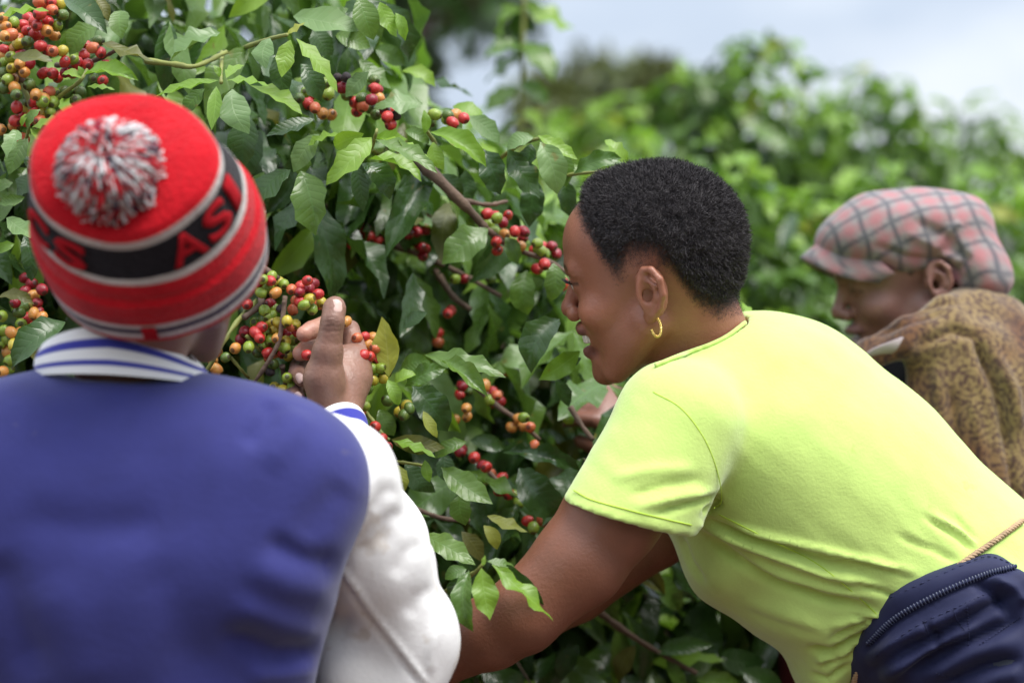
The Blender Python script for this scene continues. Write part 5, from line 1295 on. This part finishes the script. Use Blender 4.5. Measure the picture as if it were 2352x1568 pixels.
# jacket body
FB = Field((-0.66, 2.02, 0.88), (-0.11, 2.47, 1.36), 0.0042)
bx = (1, 0, 0.02)
FB.cone(V(-130, 1085, 2.21), V(706, 1092, 2.205), 0.056, 0.050, 0.03)
FB.cone(V(170, 1012, 2.21), V(440, 1018, 2.21), 0.048, 0.048, 0.04)
FB.cone(V(300, 1008, 2.21), V(690, 1105, 2.205), 0.048, 0.048, 0.03)
FB.cone(V(260, 1008, 2.21), V(-130, 1075, 2.205), 0.048, 0.05, 0.03)
FB.econe(V(275, 1130, 2.225), V(280, 1290, 2.235), bx, (0.197, 0.110), (0.190, 0.122), 0.05)
FB.econe(V(280, 1290, 2.235), V(285, 1700, 2.25), bx, (0.188, 0.122), (0.174, 0.118), 0.05)
FB.ell(V(590, 1170, 2.175), (0.070, 0.055, 0.09), 0.06)
FB.ell(V(0, 1170, 2.175), (0.070, 0.055, 0.09), 0.06)
FB.cone(nkB + np.array((0, 0, 0.09)), nkB - np.array((0, 0, 0.015)), 0.062, 0.058, 0.01, 'sub')
vb, fb = FB.mesh(2)
BF = [
    ([(626, 918), (612, 965), (560, 1030)], 26, -0.007), ([(690, 940), (668, 1000), (610, 1080)], 36, 0.005),
    ([(785, 1300), (700, 1285), (600, 1240)], 34, -0.009), ([(770, 1372), (660, 1340), (560, 1290)], 40, 0.006),
    ([(520, 1380), (640, 1428), (740, 1456)], 34, 0.008), ([(500, 1450), (640, 1502), (735, 1492)], 30, -0.010), ([(560, 1555), (650, 1545), (728, 1530)], 26, 0.006),
    ([(30, 1175), (170, 1212), (290, 1216), (380, 1190)], 44, -0.0045), ([(40, 1110), (200, 1135), (380, 1120)], 60, 0.003),
    ([(-20, 1270), (30, 1400), (95, 1560)], 50, -0.009), ([(110, 1320), (170, 1450), (230, 1600)], 70, 0.005), ([(330, 1280), (410, 1420), (480, 1600)], 70, -0.005),
    ([(800, 1110), (750, 1170), (690, 1250)], 44, -0.005), ([(260, 900), (300, 980), (300, 1080)], 60, -0.002)]
vb = crease(vb, fb, [(p_, w_ * 0.95, a_ * 0.75) for p_, w_, a_ in BF])
vb = vb + vnormals(vb, fb) * (0.007 * vnoise(vb * np.array((1, 1, 1.6)), 9) + 0.0022 * vnoise(vb, 24))[:, None]
jb = link('varsity_jacket', np_mesh('varsity_jacket', vb, fb), boy, [M['blue']])
# white sleeve of the raised arm
FS = Field((-0.24, 2.10, 0.86), (-0.02, 2.56, 1.28), 0.0040)
shB, elB, wrB = V(770, 1090, 2.225), V(925, 1478, 2.34), V(800, 1035, 2.475)
FS.chain([(V(700, 1060, 2.22), 0.05), (V(775, 1100, 2.235), 0.052), (V(845, 1270, 2.285), 0.052), (elB, 0.050)], 0.02)
FS.chain([(elB, 0.050), (V(868, 1240, 2.42), 0.045), (wrB, 0.028)], 0.025)
FS.ell(V(868, 1090, 2.40), (0.017, 0.03, 0.026), 0.012)
FS.ell(V(892, 1205, 2.33), (0.021, 0.03, 0.026), 0.014)
FS.ell(V(955, 1300, 2.33), (0.020, 0.03, 0.032), 0.012)
FS.ell(V(975, 1440, 2.33), (0.029, 0.04, 0.036), 0.012)
FS.ell(V(900, 1570, 2.33), (0.045, 0.04, 0.03), 0.02)
FS.ell(V(800, 1510, 2.315), (0.036, 0.035, 0.06), 0.02)
vs_, fs_ = FS.mesh(3)
vs_ = crease(vs_, fs_, [
    ([(775, 1285), (850, 1400), (920, 1490), (975, 1560)], 6, 0.0030, False), ([(764, 1290), (837, 1405), (907, 1495), (959, 1565)], 6, -0.0022, False),
    ([(915, 1120), (880, 1135), (850, 1175)], 18, -0.0025), ([(925, 1170), (890, 1200), (875, 1260)], 18, -0.003), ([(975, 1245), (935, 1270), (905, 1330)], 20, -0.003),
    ([(1005, 1350), (960, 1375), (935, 1420)], 20, -0.003), ([(785, 1330), (800, 1400), (765, 1480)], 22, -0.0025), ([(870, 1060), (850, 1110), (840, 1180)], 20, 0.003), ([(1005, 1430), (990, 1500), (985, 1550)], 12, 0.003), ([(830, 1250), (800, 1330), (800, 1420)], 26, 0.003)])
slv = link('white_sleeve', np_mesh('white_sleeve', vs_, fs_), jb, [M['white']])
# far (left) sleeve, out of the picture, hanging down
FL = Field((-0.80, 2.08, 0.84), (-0.50, 2.66, 1.33), 0.008)
FL.chain([(V(-200, 1040, 2.21), 0.066), (V(-270, 1300, 2.24), 0.06), (V(-240, 1480, 2.32), 0.055), (V(-60, 1330, 2.52), 0.036)], 0.02)
v, f = FL.mesh(1); link('white_sleeve', np_mesh('white_sleeve', v, f), jb, [M['white']])
FL = Field((-0.68, 2.44, 0.98), (-0.36, 2.80, 1.28), 0.004)
wl_ = V(-75, 1335, 2.50); simple_hand(FL, wl_, (0.45, 0.75, 0.45), (0.8, -0.3, -0.2), 1, 0.7)
v, f = FL.mesh(1); link('hand', np_mesh('hand', v, f, np.tile(SK_B, (len(v), 1))), bodyB, [M['skin']])

def stripes(t, table):
    out = np.zeros((len(t), 3))
    for a, b, c in table: out[(t >= a) & (t < b + 1e-9)] = c
    return out
WHT, BLU = (0.74, 0.73, 0.72), (0.04, 0.045, 0.30)
def band(name, rings, table, parent, n=72, m='rib'):
    """loft of closed rings (each: function angle -> point); stripes run along it"""
    ang = np.arange(n) * 2 * np.pi / n; k = len(rings)
    v = np.concatenate([np.array([r(a) for a in ang]) for r in rings])
    f = np.array([(i * n + j, i * n + (j + 1) % n, (i + 1) * n + (j + 1) % n, (i + 1) * n + j) for i in range(k - 1) for j in range(n)])
    t = np.repeat(np.arange(k) / (k - 1), n)
    return link(name, np_mesh(name, v, f, stripes(t, table)), parent, [M[m]])
CT = [(0, 0.17, WHT), (0.17, 0.30, BLU), (0.30, 0.56, WHT), (0.56, 0.74, BLU), (0.74, 1.0, WHT)]
def collar_ring(t):
    # t 0 = seam with the jacket, 1 = top edge, slightly flared outwards and rolled
    def fn(a):
        w = 0.079 - 0.008 * t + 0.004 * math.sin(t * math.pi); dp = 0.078 - 0.010 * t
        x = w * math.cos(a); y = -dp * math.sin(a)
        tilt = -0.05 * x
        lift = 0.036 * t * (1 - 0.45 * max(0.0, math.cos(a)) ** 2 - 0.25 * max(0.0, -math.cos(a)) ** 3)
        return V(283, 872, 2.222) + np.array((x - 0.004 * t, y + 0.006 * t, lift + tilt + 0.008 * (1 - abs(math.cos(a))) * t + 0.006 * (1 - math.cos(a) ** 2)))
    return fn
rg = [collar_ring(t) for t in np.linspace(0, 1, 26)]
def inner(t):
    g = collar_ring(1 - 0.5 * t)
    c = V(283, 872, 2.222)
    def fn(a):
        p = g(a); q = p.copy(); q[:2] = c[:2] + (p[:2] - c[:2]) * (0.93); q[2] -= 0.003 * t; return q
    return fn
band('striped_collar', rg, CT, jb)
band('collar_lining', [collar_ring(1.0)] + [inner(t) for t in (0.0, 0.5, 1.0)], [(0, 1, WHT)], jb)
cu_a, cu_b = V(812, 1062, 2.462), V(775, 972, 2.512)
cax = (cu_b - cu_a) / np.linalg.norm(cu_b - cu_a); cu = np.cross(cax, (0, 1, 0.2)); cu /= np.linalg.norm(cu); cw = np.cross(cax, cu)
def cuff_ring(t):
    r = 0.0305 - 0.002 * t + 0.0015 * math.sin(t * 9)
    return lambda a: cu_a + (cu_b - cu_a) * t + r * (math.cos(a) * cu + 0.9 * math.sin(a) * cw)
CUT = [(0, 0.2, WHT), (0.2, 0.42, BLU), (0.42, 0.58, WHT), (0.58, 0.78, BLU), (0.78, 1, WHT)]
band('striped_cuff', [cuff_ring(t) for t in np.linspace(0, 1, 22)] + [(lambda a: cu_b + 0.024 * (math.cos(a) * cu + math.sin(a) * cw))], CUT, slv)

# bobble hat
HA0 = np.array((-0.11, -0.80, 0.58)); HA0 /= np.linalg.norm(HA0)        # rim axis
HA1 = np.array((-0.08, -0.86, 0.50)); HA1 /= np.linalg.norm(HA1)        # crown axis
rimC, crC = V(354, 568, 2.18), V(286, 374, 2.07)
hat_axis = lambda t: (lambda a: a / np.linalg.norm(a))(HA0 * (1 - t) + HA1 * t)
# profile: (t along, axial position 0..1 between rim and crown centres, radius)
HP = np.array([(0.00, -0.11, 0.0970), (0.06, -0.02, 0.0985), (0.16, 0.11, 0.0995), (0.28, 0.23, 0.1005), (0.40, 0.36, 0.0995), (0.43, 0.40, 0.0950), (0.48, 0.48, 0.0945), (0.53, 0.56, 0.0915), (0.58, 0.63, 0.0895), (0.70, 0.82, 0.0835), (0.765, 0.92, 0.0795),
               (0.80, 0.98, 0.0785), (0.84, 1.03, 0.0735), (0.89, 1.06, 0.060), (0.94, 1.07, 0.039), (0.98, 1.06, 0.015), (1.0, 1.05, 0.003)])
def hat_pt(u, t, off=0.0):
    s = np.interp(t, HP[:, 0], HP[:, 1]); r = np.interp(t, HP[:, 0], HP[:, 2]) * 1.035 + off
    a = hat_axis(np.clip(s, 0, 1)); e1 = np.cross(a, (0, 0, 1)); e1 /= np.linalg.norm(e1); e2 = np.cross(a, e1)   # u = 0 points right, pi/2 points down to the nape
    e1 = -e1 if e1[0] < 0 else e1; e2 = -e2 if e2[2] > 0 else e2
    c = rimC + (crC - rimC) * s
    k = max(0.0, (t - 0.55) / 0.45)
    r2 = r * (1 + 0.035 * math.sin(2 * u + 0.6) + 0.045 * k * math.sin(3 * u + 0.4) * (1 - k) * 2 + 0.02 * math.sin(5 * u + 1.0) * k)
    return c + r2 * (math.cos(u) * e1 + 0.97 * math.sin(u) * e2) + a * (0.008 * k * (1 - k) * 4 * math.sin(u * 2 + 1.2))
NU, NT = 120, 130
ts = np.linspace(0, 1, NT)
hv = np.array([hat_pt(2 * math.pi * j / NU, t) for t in ts for j in range(NU)])
hf = np.array([(i * NU + j, (i + 1) * NU + j, (i + 1) * NU + (j + 1) % NU, i * NU + (j + 1) % NU) for i in range(NT - 1) for j in range(NU)])
RED, GRY, NAV, BLK = (0.46, 0.007, 0.014), (0.52, 0.49, 0.46), (0.03, 0.018, 0.05), (0.012, 0.010, 0.013)
HT = [(0, 0.03, RED), (0.03, 0.075, GRY), (0.075, 0.12, NAV), (0.12, 0.168, GRY), (0.168, 0.53, RED), (0.53, 0.58, GRY), (0.58, 0.765, BLK), (0.765, 0.80, GRY), (0.80, 1.0, RED)]
hv = hv + vnormals(hv, hf) * (0.003 * vnoise(hv, 18) + 0.0012 * vnoise(hv, 50))[:, None]
hat = link('bobble_hat', np_mesh('bobble_hat', hv, hf, stripes(np.repeat(ts, NU), HT)), boy, [M['knit']])
md = hat.modifiers.new('thickness', 'SOLIDIFY'); md.thickness = 0.004; md.offset = -1
# letters knitted into the black band
def letter(ch, u0, width, t0, t1, parent, off=0.0026):
    cu_ = bpy.data.curves.new('txt', 'FONT'); cu_.body = ch; cu_.size = 1.0; cu_.offset = 0.02; cu_.resolution_u = 3
    to = bpy.data.objects.new('txt', cu_); me0 = to.to_mesh()
    bm = bmesh.new(); bm.from_mesh(me0); bmesh.ops.triangulate(bm, faces=bm.faces[:])
    bmesh.ops.subdivide_edges(bm, edges=bm.edges[:], cuts=2, use_grid_fill=True); bmesh.ops.triangulate(bm, faces=bm.faces[:])
    xs = [q.co.x for q in bm.verts]; ys = [q.co.y for q in bm.verts]; x0, x1, y0, y1 = min(xs), max(xs), min(ys), max(ys)
    for q in bm.verts:
        a = (q.co.x - x0) / max(x1 - x0, 1e-6); b = (q.co.y - y0) / (y1 - y0)
        q.co = hat_pt(u0 - a * width, t0 + b * (t1 - t0), off)
    bmesh.ops.recalc_face_normals(bm, faces=bm.faces[:])
    me = bpy.data.meshes.new('letter'); bm.to_mesh(me); bm.free()
    to.to_mesh_clear(); bpy.data.objects.remove(to); bpy.data.curves.remove(cu_)
    for p in me.polygons: p.use_smooth = True
    o = link('letter', me, parent, [M['letter']])
    m2 = o.modifiers.new('thickness', 'SOLIDIFY'); m2.thickness = 0.002; m2.offset = 0
    return o
for ch, u0, w in (('A', 1.06, 0.36), ('S', 0.66, 0.32), ('I', 0.26, 0.16), ('S', 2.30, 0.38), ('C', 2.76, 0.38)):
    letter(ch, u0, w, 0.602, 0.755, hat)
# little knitted tag at the rim
q = np.array([[hat_pt(1.50 - 0.12 * a, 0.035 + 0.12 * b, 0.0022) for a in np.linspace(0, 1, 6)] for b in np.linspace(0, 1, 6)]).reshape(-1, 3)
tf = np.array([(i * 6 + j, i * 6 + j + 1, (i + 1) * 6 + j + 1, (i + 1) * 6 + j) for i in range(5) for j in range(5)])
tg = link('rim_label', np_mesh('rim_label', q, tf), hat, [M['letter']])
tg.modifiers.new('thickness', 'SOLIDIFY').thickness = 0.002
# bobble
bc = hat_pt(0, 1.0) + HA1 * 0.022; bc = V(256, 400, 2.045)
rs = np.random.default_rng(5); parts = []
for i in range(3000):
    d = rs.normal(0, 1, 3); d /= np.linalg.norm(d)
    if d @ HA1 < -0.45: continue
    L = 0.046 * rs.uniform(0.86, 1.05); u = np.cross(d, rs.normal(0, 1, 3)); u /= np.linalg.norm(u)
    p = np.array([bc + d * L * 0.25, bc + d * L * 0.6 + u * 0.003 * rs.normal(), bc + d * L * 0.85 + u * 0.004 * rs.normal(), bc + d * L + u * 0.0055 * rs.normal()])
    if i % 5 < 3:                                             # yarn laid over the dome from its middle outwards
        rd = d - HA1 * (d @ HA1); rd /= np.linalg.norm(rd); q0 = rs.uniform(0.25, 0.95); e = np.array([0.0, 0.3, 0.65, 1.0]) * rs.uniform(0.25, 0.5) + q0; e = np.clip(1.57 - e, -0.3, 1.57)
        p = np.array([bc + (rd * math.cos(z) + HA1 * math.sin(z) * 0.95) * L * (0.93 + 0.10 * j / 3) + u * 0.0012 * rs.normal() for j, z in enumerate(e)])
    c = [(0.62, 0.60, 0.60), (0.50, 0.012, 0.02), (0.035, 0.018, 0.045)][rs.choice(3, p=(0.45, 0.38, 0.17))]
    a, b = tube(p, [0.0009, 0.0011, 0.0013, 0.0010], 4); parts.append((a, b, np.array(c) * rs.uniform(0.8, 1.1)))
a, b = uv_ball(bc, (0.030,) * 3); parts.append((a, b, np.array((0.2, 0.03, 0.04))))
v, f, c = join(parts); link('bobble', np_mesh('bobble', v, f, c), hat, [M['yarn']])
legs('trousers', boy, np.array([V(130, 1750, 2.25), V(420, 1750, 2.25)]), np.array([(-0.44, 2.2, 0), (-0.28, 2.24, 0)]), 0.13, M['trouser'], True)

# ------------------------------------------------------------------ person in plaid cap and brown shawl
man = tag(empty('person', (V(2230, 1200, 3.12)[0], 3.12, 0)),
          'person in pink and grey plaid cap with brown paisley shawl, looking down, behind the others', 'person', 'people picking coffee')
SK_M = np.array((0.245, 0.115, 0.09))
RM = frame(math.radians(-3), math.radians(14), math.radians(2))
cM = V(2138, 652, 3.045) - RM @ (np.array((0, 73, 0)) * MM)
nkM = V(2180, 850, 3.14)
F = head_local(0.0036, (w2l(nkM, RM, cM), 0.06), smile=False, jaw=1.1)
vl, fh = F.mesh(1)
col = lips_col(vl, np.tile(SK_M, (len(vl), 1)), np.array((0.22, 0.10, 0.10)))
xl, yl, zl = vl.T / MM
lid = np.exp(-((zl - 13.5 + 0.02 * (np.abs(yl) - 31) ** 2) / 1.8) ** 2) * (np.abs(np.abs(yl) - 31) < 13) * (xl > 78); col = col * (1 - 0.75 * lid[:, None])
brow = np.exp(-((zl - 34) / 4) ** 2) * (np.abs(yl) > 10) * (np.abs(yl) < 46) * (xl > 55); col = col * (1 - 0.6 * np.clip(brow, 0, 1)[:, None])
hairm = (zl > np.interp(xl, (-130, -50, -30, 8, 20, 40), (-45, -40, 10, 30, 15, 60))) & ~((np.abs(yl) > 73) & (zl < 34) & (xl > -32) & (xl < 14)); col[hairm] = (0.015, 0.012, 0.012)
mparts = [(vl @ RM.T + cM, fh, col)]
FA = Field((0.06, 2.86, 0.98), (0.62, 3.14, 1.40), 0.005)
w0 = V(1520, 990, 2.985)
FA.chain([(V(1850, 1240, 2.97), 0.042), (V(1650, 1100, 2.98), 0.038), (w0, 0.027)], 0.012)
simple_hand(FA, w0, V(1420, 945, 2.98) - w0, (0.2, 0.6, -0.7), 1, 0.45)
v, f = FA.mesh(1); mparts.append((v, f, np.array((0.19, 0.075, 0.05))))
v, f, c = join(mparts)
bodyM = link('body', np_mesh('body', v, f, c), man, [M['skin']])
make_eyes(man, RM, cM, parent_obj=bodyM)
# dark coat
FC = Field((0.28, 2.86, 0.62), (0.86, 3.40, 1.36), 0.008)
FC.econe(V(2190, 900, 3.13), V(2180, 1150, 3.13), (0, 1, 0), (0.17, 0.12), (0.18, 0.14), 0.05)
FC.econe(V(2180, 1150, 3.13), V(2090, 1600, 3.14), (0, 1, 0), (0.18, 0.14), (0.18, 0.16), 0.05)
FC.chain([(V(2140, 990, 3.03), 0.060), (V(2000, 1150, 2.98), 0.052), (V(1870, 1260, 2.97), 0.05)], 0.04)
FC.chain([(V(2180, 960, 3.28), 0.065), (V(2000, 1150, 3.3), 0.055), (V(1880, 1150, 3.22), 0.05)], 0.04)
FC.cone(V(2170, 700, 3.13), V(2180, 880, 3.13), 0.066, 0.066, 0.01, 'sub')
v, f = FC.mesh(2)
link('coat', np_mesh('coat', v, f), man, [M['black_cloth']])
FW = Field((0.28, 2.9, 0.05), (0.80, 3.40, 0.95), 0.012)
FW.econe(V(2080, 1500, 3.14), (0.53, 3.14, 0.15), (0, 1, 0), (0.175, 0.165), (0.21, 0.20), 0.03); FW.cut((0, 0, 0.12), (0, 0, -1))
v, f = FW.mesh(1); v = v + vnormals(v, f) * (0.012 * np.sin(np.arctan2(v[:, 1] - 3.14, v[:, 0] - 0.53) * 14) * np.clip(1.0 - v[:, 2], 0, 1))[:, None]
link('wrap_skirt', np_mesh('wrap_skirt', v, f), man, [M['maroon']])
for b in ((0.50, 3.05, 0), (0.52, 3.24, 0)):
    b = np.array(b); G = Field(b - 0.25, b + 0.2, 0.01)
    G.econe(b + np.array((0, 0, 0.035)), b + np.array((-0.15, 0, 0.03)), (0, 1, 0), (0.042, 0.04), (0.045, 0.03), 0.02); G.cone(b + np.array((0, 0, 0.04)), b + np.array((0, 0, 0.16)), 0.042, 0.045, 0.02); G.cut((0, 0, 0.003), (0, 0, -1))
    v, f = G.mesh(1); link('shoe', np_mesh('shoe', v, f), man, [M['shoe']])
# pale shirt collar
q = spline([V(1975, 822, 2.96), V(2005, 800, 2.945), (V(2050, 782, 2.935)), V(2092, 765, 2.945)], 14); q2 = spline([V(1985, 845, 2.965), V(2015, 822, 2.955), V(2060, 812, 2.945), V(2105, 812, 2.955)], 14)
v = np.concatenate([q, q2]); f = np.array([(i, i + 1, 14 + i + 1, 14 + i) for i in range(13)])
o = link('shirt_collar', np_mesh('shirt_collar', v, f), man, [mat('pale_pink_shirt', (0.36, 0.30, 0.31), rough=0.9)]); o.modifiers.new('thickness', 'SOLIDIFY').thickness = 0.0025
# shawl
def shawl_mat():
    m = mat('paisley_shawl', (0.3, 0.2, 0.09), rough=0.95, sheen=0.3, bump=('noise', 300, 0.4, 0.002)); N, L = m.node_tree.nodes, m.node_tree.links; b = N['Principled BSDF']
    tc = N.new('ShaderNodeTexCoord'); vo = N.new('ShaderNodeTexVoronoi'); vo.inputs['Scale'].default_value = 26; L.new(tc.outputs['Object'], vo.inputs['Vector'])
    mp = N.new('ShaderNodeMath'); mp.operation = 'MULTIPLY'; mp.inputs[1].default_value = 34; L.new(vo.outputs['Distance'], mp.inputs[0])
    sn = N.new('ShaderNodeMath'); sn.operation = 'SINE'; L.new(mp.outputs[0], sn.inputs[0])
    nz = N.new('ShaderNodeTexNoise'); nz.inputs['Scale'].default_value = 150; nz.inputs['Detail'].default_value = 5; L.new(tc.outputs['Object'], nz.inputs['Vector'])
    n2 = N.new('ShaderNodeTexNoise'); n2.inputs['Scale'].default_value = 9; L.new(tc.outputs['Object'], n2.inputs['Vector'])
    a = N.new('ShaderNodeMath'); a.operation = 'MULTIPLY_ADD'; a.inputs[1].default_value = 0.07; L.new(sn.outputs[0], a.inputs[0]); L.new(nz.outputs['Fac'], a.inputs[2])
    r = N.new('ShaderNodeValToRGB'); r.color_ramp.elements[0].position = 0.36; r.color_ramp.elements[0].color = (0.065, 0.030, 0.018, 1); r.color_ramp.elements[1].position = 0.60; r.color_ramp.elements[1].color = (0.21, 0.140, 0.055, 1)
    L.new(a.outputs[0], r.inputs['Fac'])
    r2 = N.new('ShaderNodeValToRGB'); r2.color_ramp.elements[0].position = 0.44; r2.color_ramp.elements[0].color = (1, 1, 1, 1); r2.color_ramp.elements[1].position = 0.62; r2.color_ramp.elements[1].color = (0.55, 0.34, 0.30, 1)
    L.new(n2.outputs['Fac'], r2.inputs['Fac'])
    mx = N.new('ShaderNodeMix'); mx.data_type = 'RGBA'; mx.blend_type = 'MULTIPLY'; mx.inputs['Factor'].default_value = 1.0
    L.new(r.outputs['Color'], mx.inputs['A']); L.new(r2.outputs['Color'], mx.inputs['B']); L.new(mx.outputs['Result'], b.inputs['Base Color'])
    return m
FS2 = Field((0.38, 2.82, 0.80), (0.90, 3.42, 1.40), 0.005)
for dy, dd, k_ in ((0, 0.0, 1.0), (20, -0.012, 0.85), (38, -0.018, 0.7)):
    FS2.chain([(V(1925 + dy * 0.8, 842 + dy * 0.5, 3.0 + dd), 0.010 * k_), (V(1995, 802 + dy, 2.975 + dd), 0.013 * k_), (V(2085, 756 + dy, 2.965 + dd), 0.016 * k_), (V(2170, 722 + dy, 2.99 + dd), 0.024 * k_), (V(2260, 755 + dy, 3.05 + dd), 0.036)], 0.006)
FS2.chain([(V(1920, 825, 3.02), 0.012), (V(2000, 795, 3.2), 0.02), (V(2120, 740, 3.28), 0.03), (V(2220, 745, 3.2), 0.04)], 0.015)
FS2.cone(V(2235, 775, 3.06), V(2300, 885, 3.06), 0.055, 0.09, 0.05)
FS2.econe(V(2190, 800, 2.97), V(2225, 1220, 2.945), (1, 0, 0), (0.058, 0.028), (0.078, 0.03), 0.03)
FS2.econe(V(2330, 885, 3.08), V(2390, 1325, 3.08), (0.3, 1, 0), (0.15, 0.08), (0.19, 0.10), 0.05)
vm, fm_ = FS2.mesh(1)
vm = crease(vm, fm_, [
    ([(2100, 800), (2190, 755), (2240, 770), (2270, 850)], 11, -0.010), ([(2240, 780), (2290, 900), (2320, 1050)], 13, -0.014), ([(2180, 880), (2200, 1000), (2190, 1150)], 10, -0.006),
    ([(2150, 820), (2160, 950), (2140, 1100)], 12, 0.006), ([(2270, 780), (2330, 900), (2350, 1000)], 14, 0.008), ([(2000, 775), (2090, 740), (2170, 715)], 6, -0.005), ([(2300, 960), (2320, 1100), (2345, 1200)], 10, -0.008), ([(2230, 900), (2250, 1000), (2270, 1150)], 12, 0.006), ([(2060, 745), (2150, 700), (2230, 690)], 7, -0.004)])
vm = vm + vnormals(vm, fm_) * (0.010 * vnoise(vm, 14) + 0.006 * vnoise(vm * np.array((1, 1, 0.45)), 44))[:, None]
link('shawl', np_mesh('shawl', vm, fm_), man, [shawl_mat()])
# plaid cap
def plaid(P):
    P = P + 0.016 * np.stack([vnoise(P, 24), vnoise(P + 3.3, 24), vnoise(P + 7.1, 24)], 1)
    u = P[:, 0] * 1.0 + P[:, 2] * 0.35; w = P[:, 2] * 1.0 - P[:, 0] * 0.35 + P[:, 1] * 0.5
    def bandf(x, per, ph, wd): q = ((x / per + ph) % 1.0); return np.clip(1 - np.abs(q - 0.5) / wd, 0, 1) ** 0.5
    c = np.tile(np.array((0.24, 0.21, 0.205)), (len(P), 1))
    pk = np.array((0.37, 0.125, 0.135)); dk = np.array((0.055, 0.06, 0.075))
    p = np.clip(bandf(u, 0.037, 0.2, 0.24) * 0.6 + bandf(w, 0.035, 0.55, 0.24) * 0.6, 0, 1)[:, None] * 0.8; c = c * (1 - p) + pk * p
    d = np.clip(np.maximum(bandf(u, 0.037, 0.72, 0.10), bandf(w, 0.035, 0.05, 0.10)), 0, 1)[:, None] * 0.92; c = c * (1 - d) + dk * d
    return c
FK = Field((0.37, 2.92, 1.34), (0.68, 3.29, 1.58), 0.0036)
FK.ell(V(2046, 556, 3.12), (0.094, 0.096, 0.054), 0.02)
FK.ell(V(2115, 520, 3.12), (0.090, 0.100, 0.050), 0.03)
FK.ell(V(2208, 605, 3.12), (0.066, 0.104, 0.050), 0.03, R=np.array(((0.8, 0, -0.6), (0, 1, 0), (0.6, 0, 0.8))))
FK.ell(V(2232, 650, 3.12), (0.044, 0.098, 0.026), 0.02)
FK.ell(V(2100, 660, 3.12), (0.105, 0.076, 0.036), 0.01, 'sub')
FK.ell(V(2045, 665, 3.12), (0.09, 0.074, 0.045), 0.01, 'sub')
vk, fk = FK.mesh(1)
vk = crease(vk, fk, [([(2000, 560), (2080, 590), (2160, 600), (2220, 650)], 8, -0.006), ([(2070, 530), (2140, 560), (2190, 600)], 12, 0.005), ([(2090, 500), (2170, 540), (2220, 590)], 10, -0.005), ([(2130, 590), (2180, 570), (2230, 600)], 8, -0.005), ([(2160, 560), (2190, 520), (2210, 510)], 8, 0.004), ([(2170, 640), (2210, 610), (2230, 580)], 8, -0.005)])
vk = vk + vnormals(vk, fk) * (0.011 * vnoise(vk, 20))[:, None]
cap = link('plaid_cap', np_mesh('plaid_cap', vk, fk, plaid(vk)), man, [mat('plaid_wool', attr=True, rough=0.95, sheen=0.2, bump=('noise', 300, 0.4, 0.002))])
nu, nv = 22, 12; vis = []
for i in range(nv):
    s = i / (nv - 1)
    for j in range(nu):
        a = -1 + 2 * j / (nu - 1)
        y = a * (0.080 - 0.010 * s ** 2); fx = 0.070 * s * math.sqrt(max(0, 1 - (a * 0.96) ** 2)) + 0.0
        base_x = -0.010 - 0.060 * (1 - math.sqrt(max(0.0, 1 - (a * 0.92) ** 2)))
        p = np.array((base_x + fx, y, -0.066 * abs(a) ** 2 - 0.14 * fx - 0.25 * fx * s + 0.006))
        vis.append(p)
vis = np.array(vis); Rv = frame(math.radians(3), math.radians(9), 0)
vis = vis @ Rv.T + V(1940, 540, 3.115)
vf = np.array([(i * nu + j, i * nu + j + 1, (i + 1) * nu + j + 1, (i + 1) * nu + j) for i in range(nv - 1) for j in range(nu - 1)])
o = link('visor', np_mesh('visor', vis, vf, plaid(vis)), cap, [cap.data.materials[0]]); md = o.modifiers.new('thickness', 'SOLIDIFY'); md.thickness = 0.006; md.offset = 0
